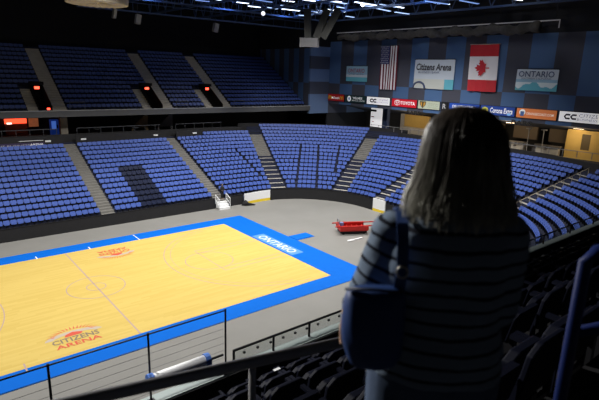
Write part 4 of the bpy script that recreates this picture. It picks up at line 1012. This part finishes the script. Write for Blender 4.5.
for i in range(17):
    d = D0+DEP*i+.62; z = Z0+RISE*i; R = R0+d; hw = .7
    if i < 15:
      if i < 14:
        row_section(-20.0, AX1-hw, far_side(d), z, 'low', lambda k, r: lab(i, '%s left of the leftmost lower stairs' % nth(r)))
        def dark_patch(x, y, i=i): return False
        row_section(AX1+hw, AX2-hw, far_side(d), z, 'low', lambda k, r: lab(i, '%s right of the leftmost lower stairs' % nth(k)))
        gap = [21.3+.08*i] if i <= 6 else []
        row_section(AX2+hw if i < 14 else 21.1, CX, far_side(d), z, 'low', lambda k, r: lab(i, '%s right of the stairs above white steps' % nth(k)), gap)
    a70 = math.radians(90-TH1)*R; a26 = math.radians(90-TH2)*R
    gapD = []
    if i < 11:
        for gx, gy, ux, uy in ((26.77,12.08,.67,.742),(28.67,10.67,.67,.742),(29.91,9.41,.75,.66)):
            px_, py_ = gx-CX, gy-CY; bq = px_*ux+py_*uy; t_ = -bq+math.sqrt(bq*bq-(px_*px_+py_*py_-R*R))
            gapD.append((PI/2-math.atan2(py_+uy*t_, px_+ux*t_))*R)
    gapC = [math.asin(2.4/R)*R] if i <= 9 else []
    row_section(a70+.95, a26-.95, arcf(d, 1), z, 'low', lambda k, r: lab(i, '%s right of the left plank-tread stairs' % nth(k)), gapD)
    if i < 15:
        row_section(0, a70-.95, arcf(d, 1), z, 'low', lambda k, r: lab(i, '%s left of the left plank-tread stairs' % nth(r)), gapC)
        row_section(a26+.95, PI/2*R, arcf(d, 1), z, 'low', lambda k, r: lab(i, '%s right of the right plank-tread stairs' % nth(k)))
        row_section(-(CY-.05), -(EY+.8), lambda s: (HXB+d, -s, PI/2), z, 'low', lambda k, r: lab(i, '%s just left of the end aisle stairs' % nth(r)))
        row_section(-(EY-.8), EY-.8, lambda s: (HXB+d, -s, PI/2), z, 'low', lambda k, r: lab(i, '%s right of the end aisle stairs behind the woman' % nth(k)))
        b26 = math.radians(TH2)*R; b70 = math.radians(TH1)*R
        row_section(0, b26-.85, arcf(d, -1), z, 'low', lambda k, r: lab(i, '%s left of the diagonal tan-edged stairs' % nth(r)))
        row_section(b26+.85, b70-.7, arcf(d, -1), z, 'low', lambda k, r: lab(i, '%s right of the diagonal tan-edged stairs' % nth(k)))
        row_section(b70+.7, PI/2*R, arcf(d, -1), z, 'low', lambda k, r: lab(i, '%s in the last near corner section' % nth(k)))
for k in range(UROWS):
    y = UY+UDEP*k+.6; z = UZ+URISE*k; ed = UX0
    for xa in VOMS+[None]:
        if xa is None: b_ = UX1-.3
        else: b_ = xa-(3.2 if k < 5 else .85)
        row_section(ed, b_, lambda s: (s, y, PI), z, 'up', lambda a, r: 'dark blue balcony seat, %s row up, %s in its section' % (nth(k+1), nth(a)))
        if xa is not None: ed = xa+.85
# near balcony seats, seen from behind
for j in range(0, 8):
    y = nrow_front(j+1)+.2 if j else -26.92; z = NZ+NR*j
    x = -5.2
    idx = 1
    if j <= 2:
        q = -5.72; n = 1
        while q > -13:
            seats.append(((q, y+.16, z), 0, 'near', 'dark balcony seat, %s row behind the front rail, %s left of the woman' % (nth(j+1), nth(n)), 'dark seats of the near balcony')); q -= .52; n += 1
    x0 = -5.2 if j < 3 else (-6.76 if j < 6 else -4.6)
    while x0 < 24:
        seats.append(((x0, y+.16, z), 0, 'near', 'dark balcony seat, %s row behind the front rail, %s right of the woman' % (nth(j+1), nth(idx)), 'dark seats of the near balcony')); x0 += .52; idx += 1

# camera first: seat sizes in view are measured from it
YAW, PIT_, ROL, FPX = .688876646, .24995635, .0320471981, 494.927
fw = V((math.sin(YAW)*math.cos(PIT_), math.cos(YAW)*math.cos(PIT_), -math.sin(PIT_)))
rt = V((math.cos(YAW), -math.sin(YAW), 0)); up = rt.cross(fw)
c_, s_ = math.cos(ROL), math.sin(ROL); rt, up = rt*c_+up*s_, up*c_-rt*s_
cd = bpy.data.cameras.new('camera'); cam = bpy.data.objects.new('camera', cd); C.objects.link(cam)
cam.matrix_world = Matrix.Translation(CAM) @ Matrix((rt, up, -fw)).transposed().to_4x4()
cd.sensor_width = 36; cd.lens = FPX/599*36; cd.clip_start = .05; cd.clip_end = 300
cd.dof.use_dof = True; cd.dof.focus_distance = 48; cd.dof.aperture_fstop = 3.2
bpy.context.scene.camera = cam

dg = bpy.context.evaluated_depsgraph_get(); bpy.context.view_layer.update(); dg.update()
def visible_size(p):
    q = V(p)+V((0,0,.6)); d = q-CAM; dep = d.dot(fw)
    if dep < .8: return 0
    px, py = 299.5+FPX*d.dot(rt)/dep, 200-FPX*d.dot(up)/dep
    if not (3 < px < 596 and 3 < py < 397): return 0
    hit, loc, nor, idx, ob, mtx = bpy.context.scene.ray_cast(dg, CAM, d.normalized(), distance=d.length-.35)
    if hit: return 0
    return .5*FPX/dep
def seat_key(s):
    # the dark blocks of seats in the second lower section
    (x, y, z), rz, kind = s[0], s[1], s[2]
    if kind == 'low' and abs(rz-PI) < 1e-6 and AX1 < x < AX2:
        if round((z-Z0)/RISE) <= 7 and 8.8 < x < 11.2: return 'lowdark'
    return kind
scored = sorted(range(len(seats)), key=lambda k: -visible_size(seats[k][0]))
sizes = {k: visible_size(seats[k][0]) for k in scored[:300]}
chosen = [k for k in scored[:300] if sizes[k] > 0]
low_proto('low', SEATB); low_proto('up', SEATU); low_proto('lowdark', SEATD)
# detailed near seat: root empty with parts
ns = thing('arena_seat', 'x', 'seat', (0,0,0)); NSM = mat('seat_near', (.004,.005,.013), .6, spec=.12)
m = MB(); oct_slab(m, .46, .42, .84, .045, -.2, .16, I4); bk = m.build('backrest', NSM, ns, bevel=.012)
m = MB(); oct_slab(m, .42, .36, .72, .07, -.06, .2, I4); m.build('seat_pan', NSM, ns, bevel=.012)
for s in (-1, 1):
    m = MB(); m.bar((s*.232,-.22,.60),(s*.232,.08,.60),.045,.03); m.bar((s*.232,-.2,.3),(s*.232,-.2,.6),.03,.04); m.build('armrest', NSM, ns)
m = MB(); m.bar((0,-.2,.0),(0,-.2,.42),.07,.05); m.box((0,-.2,.01),(.16,.14,.02)); m.bar((-.24,-.2,.32),(.24,-.2,.32),.03,.05); m.build('leg_bracket', METALD, ns)
tagm = MB(); tagm.box((0.02,-.268,.842),(.11,.05,.012))
PLATE = tagm.build('number_plate', mat('plate_pale', (.7,.72,.74), .5), ns)
near_parts = list(ns.children)
def place_near(pos, label, group, plate):
    r = ns.copy(); C.objects.link(r); r.location = pos; r['label'] = label; r['group'] = group
    for ch in near_parts:
        if ch == PLATE and not plate: continue
        c = ch.copy(); C.objects.link(c); c.parent = r
for k in chosen:
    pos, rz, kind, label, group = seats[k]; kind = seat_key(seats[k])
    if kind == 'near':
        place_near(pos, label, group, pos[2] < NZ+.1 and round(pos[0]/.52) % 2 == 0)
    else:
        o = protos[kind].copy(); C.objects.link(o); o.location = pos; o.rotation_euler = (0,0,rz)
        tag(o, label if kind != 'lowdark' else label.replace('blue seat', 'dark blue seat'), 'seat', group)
for ch in near_parts: bpy.data.objects.remove(ch)
bpy.data.objects.remove(ns)
for o in protos.values(): bpy.data.objects.remove(o)
rest = MB(); cs = set(chosen)
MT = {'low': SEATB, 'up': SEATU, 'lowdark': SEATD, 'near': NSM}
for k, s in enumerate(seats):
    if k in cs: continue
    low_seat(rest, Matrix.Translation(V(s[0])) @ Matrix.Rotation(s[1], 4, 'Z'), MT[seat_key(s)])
o = rest.build('arena_seats', None); tag(o, 'all the smaller blue folding seats filling the bowl and balcony rows', 'seats', None, 'stuff')

# ================================================================== LIGHT
def spot(p, aim, power, size=120, blend=.3, col=(1,.97,.92), rad=.4):
    l = bpy.data.lights.new('court_and_fill_lamp', 'SPOT'); l.energy = power; l.spot_size = math.radians(size); l.spot_blend = blend; l.color = col; l.shadow_soft_size = rad
    o = bpy.data.objects.new('court_and_fill_lamp', l); C.objects.link(o); o.location = p; o.rotation_euler = (V(aim)-V(p)).to_track_quat('-Z', 'Y').to_euler()
for x in (-12, 0, 12):
    for y in (-7, 7): spot((x,y,22), (x,y,0), 7000, 122, .22)
spot((29,3,22), (30,6,0), 15000, 140, .6, rad=.8); spot((20,9,22), (25,9,0), 7000, 130, .6, rad=.8); spot((24,-6,22), (24,-5,0), 5000, 130, .6)
spot((-15,-7,23.5), (-8.2,-30.5,13.3), 34000, 30, .5)  # added unseen lamp aimed to brighten the woman's sleeve
spot((-5,-21,24), (-5.2,-26,9.9), 6000, 26, .6)      # added narrow lamp, unseen, brightening the white roll and ledge
w = bpy.data.worlds.new('arena_air'); w.use_nodes = True; w.node_tree.nodes['Background'].inputs[0].default_value = (.25,.4,.9,1); w.node_tree.nodes['Background'].inputs[1].default_value = .006
bpy.context.scene.world = w
def point(p, power, col, rad=.3):
    l = bpy.data.lights.new('concourse_and_fill_lamp', 'POINT'); l.energy = power; l.color = col; l.shadow_soft_size = rad
    o = bpy.data.objects.new('concourse_and_fill_lamp', l); C.objects.link(o); o.location = p
for y in (13, 5, -2, -9.5): point((46.6,y,8.9), 190, (1,.8,.55))
point((2.2,33,8.2), 25, (1,.2,.1)); point((47.0,22.0,7.6), 60, (.9,.95,1)); point((7.0,26.9,7.9), 4, (1,.85,.65))  # the cool white middle lamp is added to brighten the corner wall
for x in (-6, 8, 22, 34): spot((x,12,24), (x,31,12.5), 480, 76, .8)     # added dim fill lamps, unseen, to brighten the far balcony
spot((31,20,24), (44,17,12), 900, 90, .9); spot((31,8,24), (44,7,12.5), 900, 90, .9); spot((29,-4,24), (44,-5,12.5), 1100, 90, .9)  # added fill lamps, unseen, brightening the end wall and its flags
for x in (14, 24, 33):      # added blue fill lights, no real fixtures, tinting the trusses from below
    for y in (2, 14, 23): spot((x,y,20.6), (x,y,30), 420, 150, .5, (.3,.5,1))
sc = bpy.context.scene
sc.view_settings.view_transform = 'Standard'; sc.view_settings.look = 'None'; sc.view_settings.exposure = 0; sc.view_settings.gamma = 1
sc.cycles.use_denoising = True; sc.cycles.max_bounces = 6; sc.cycles.transparent_max_bounces = 8; sc.cycles.sample_clamp_indirect = 4
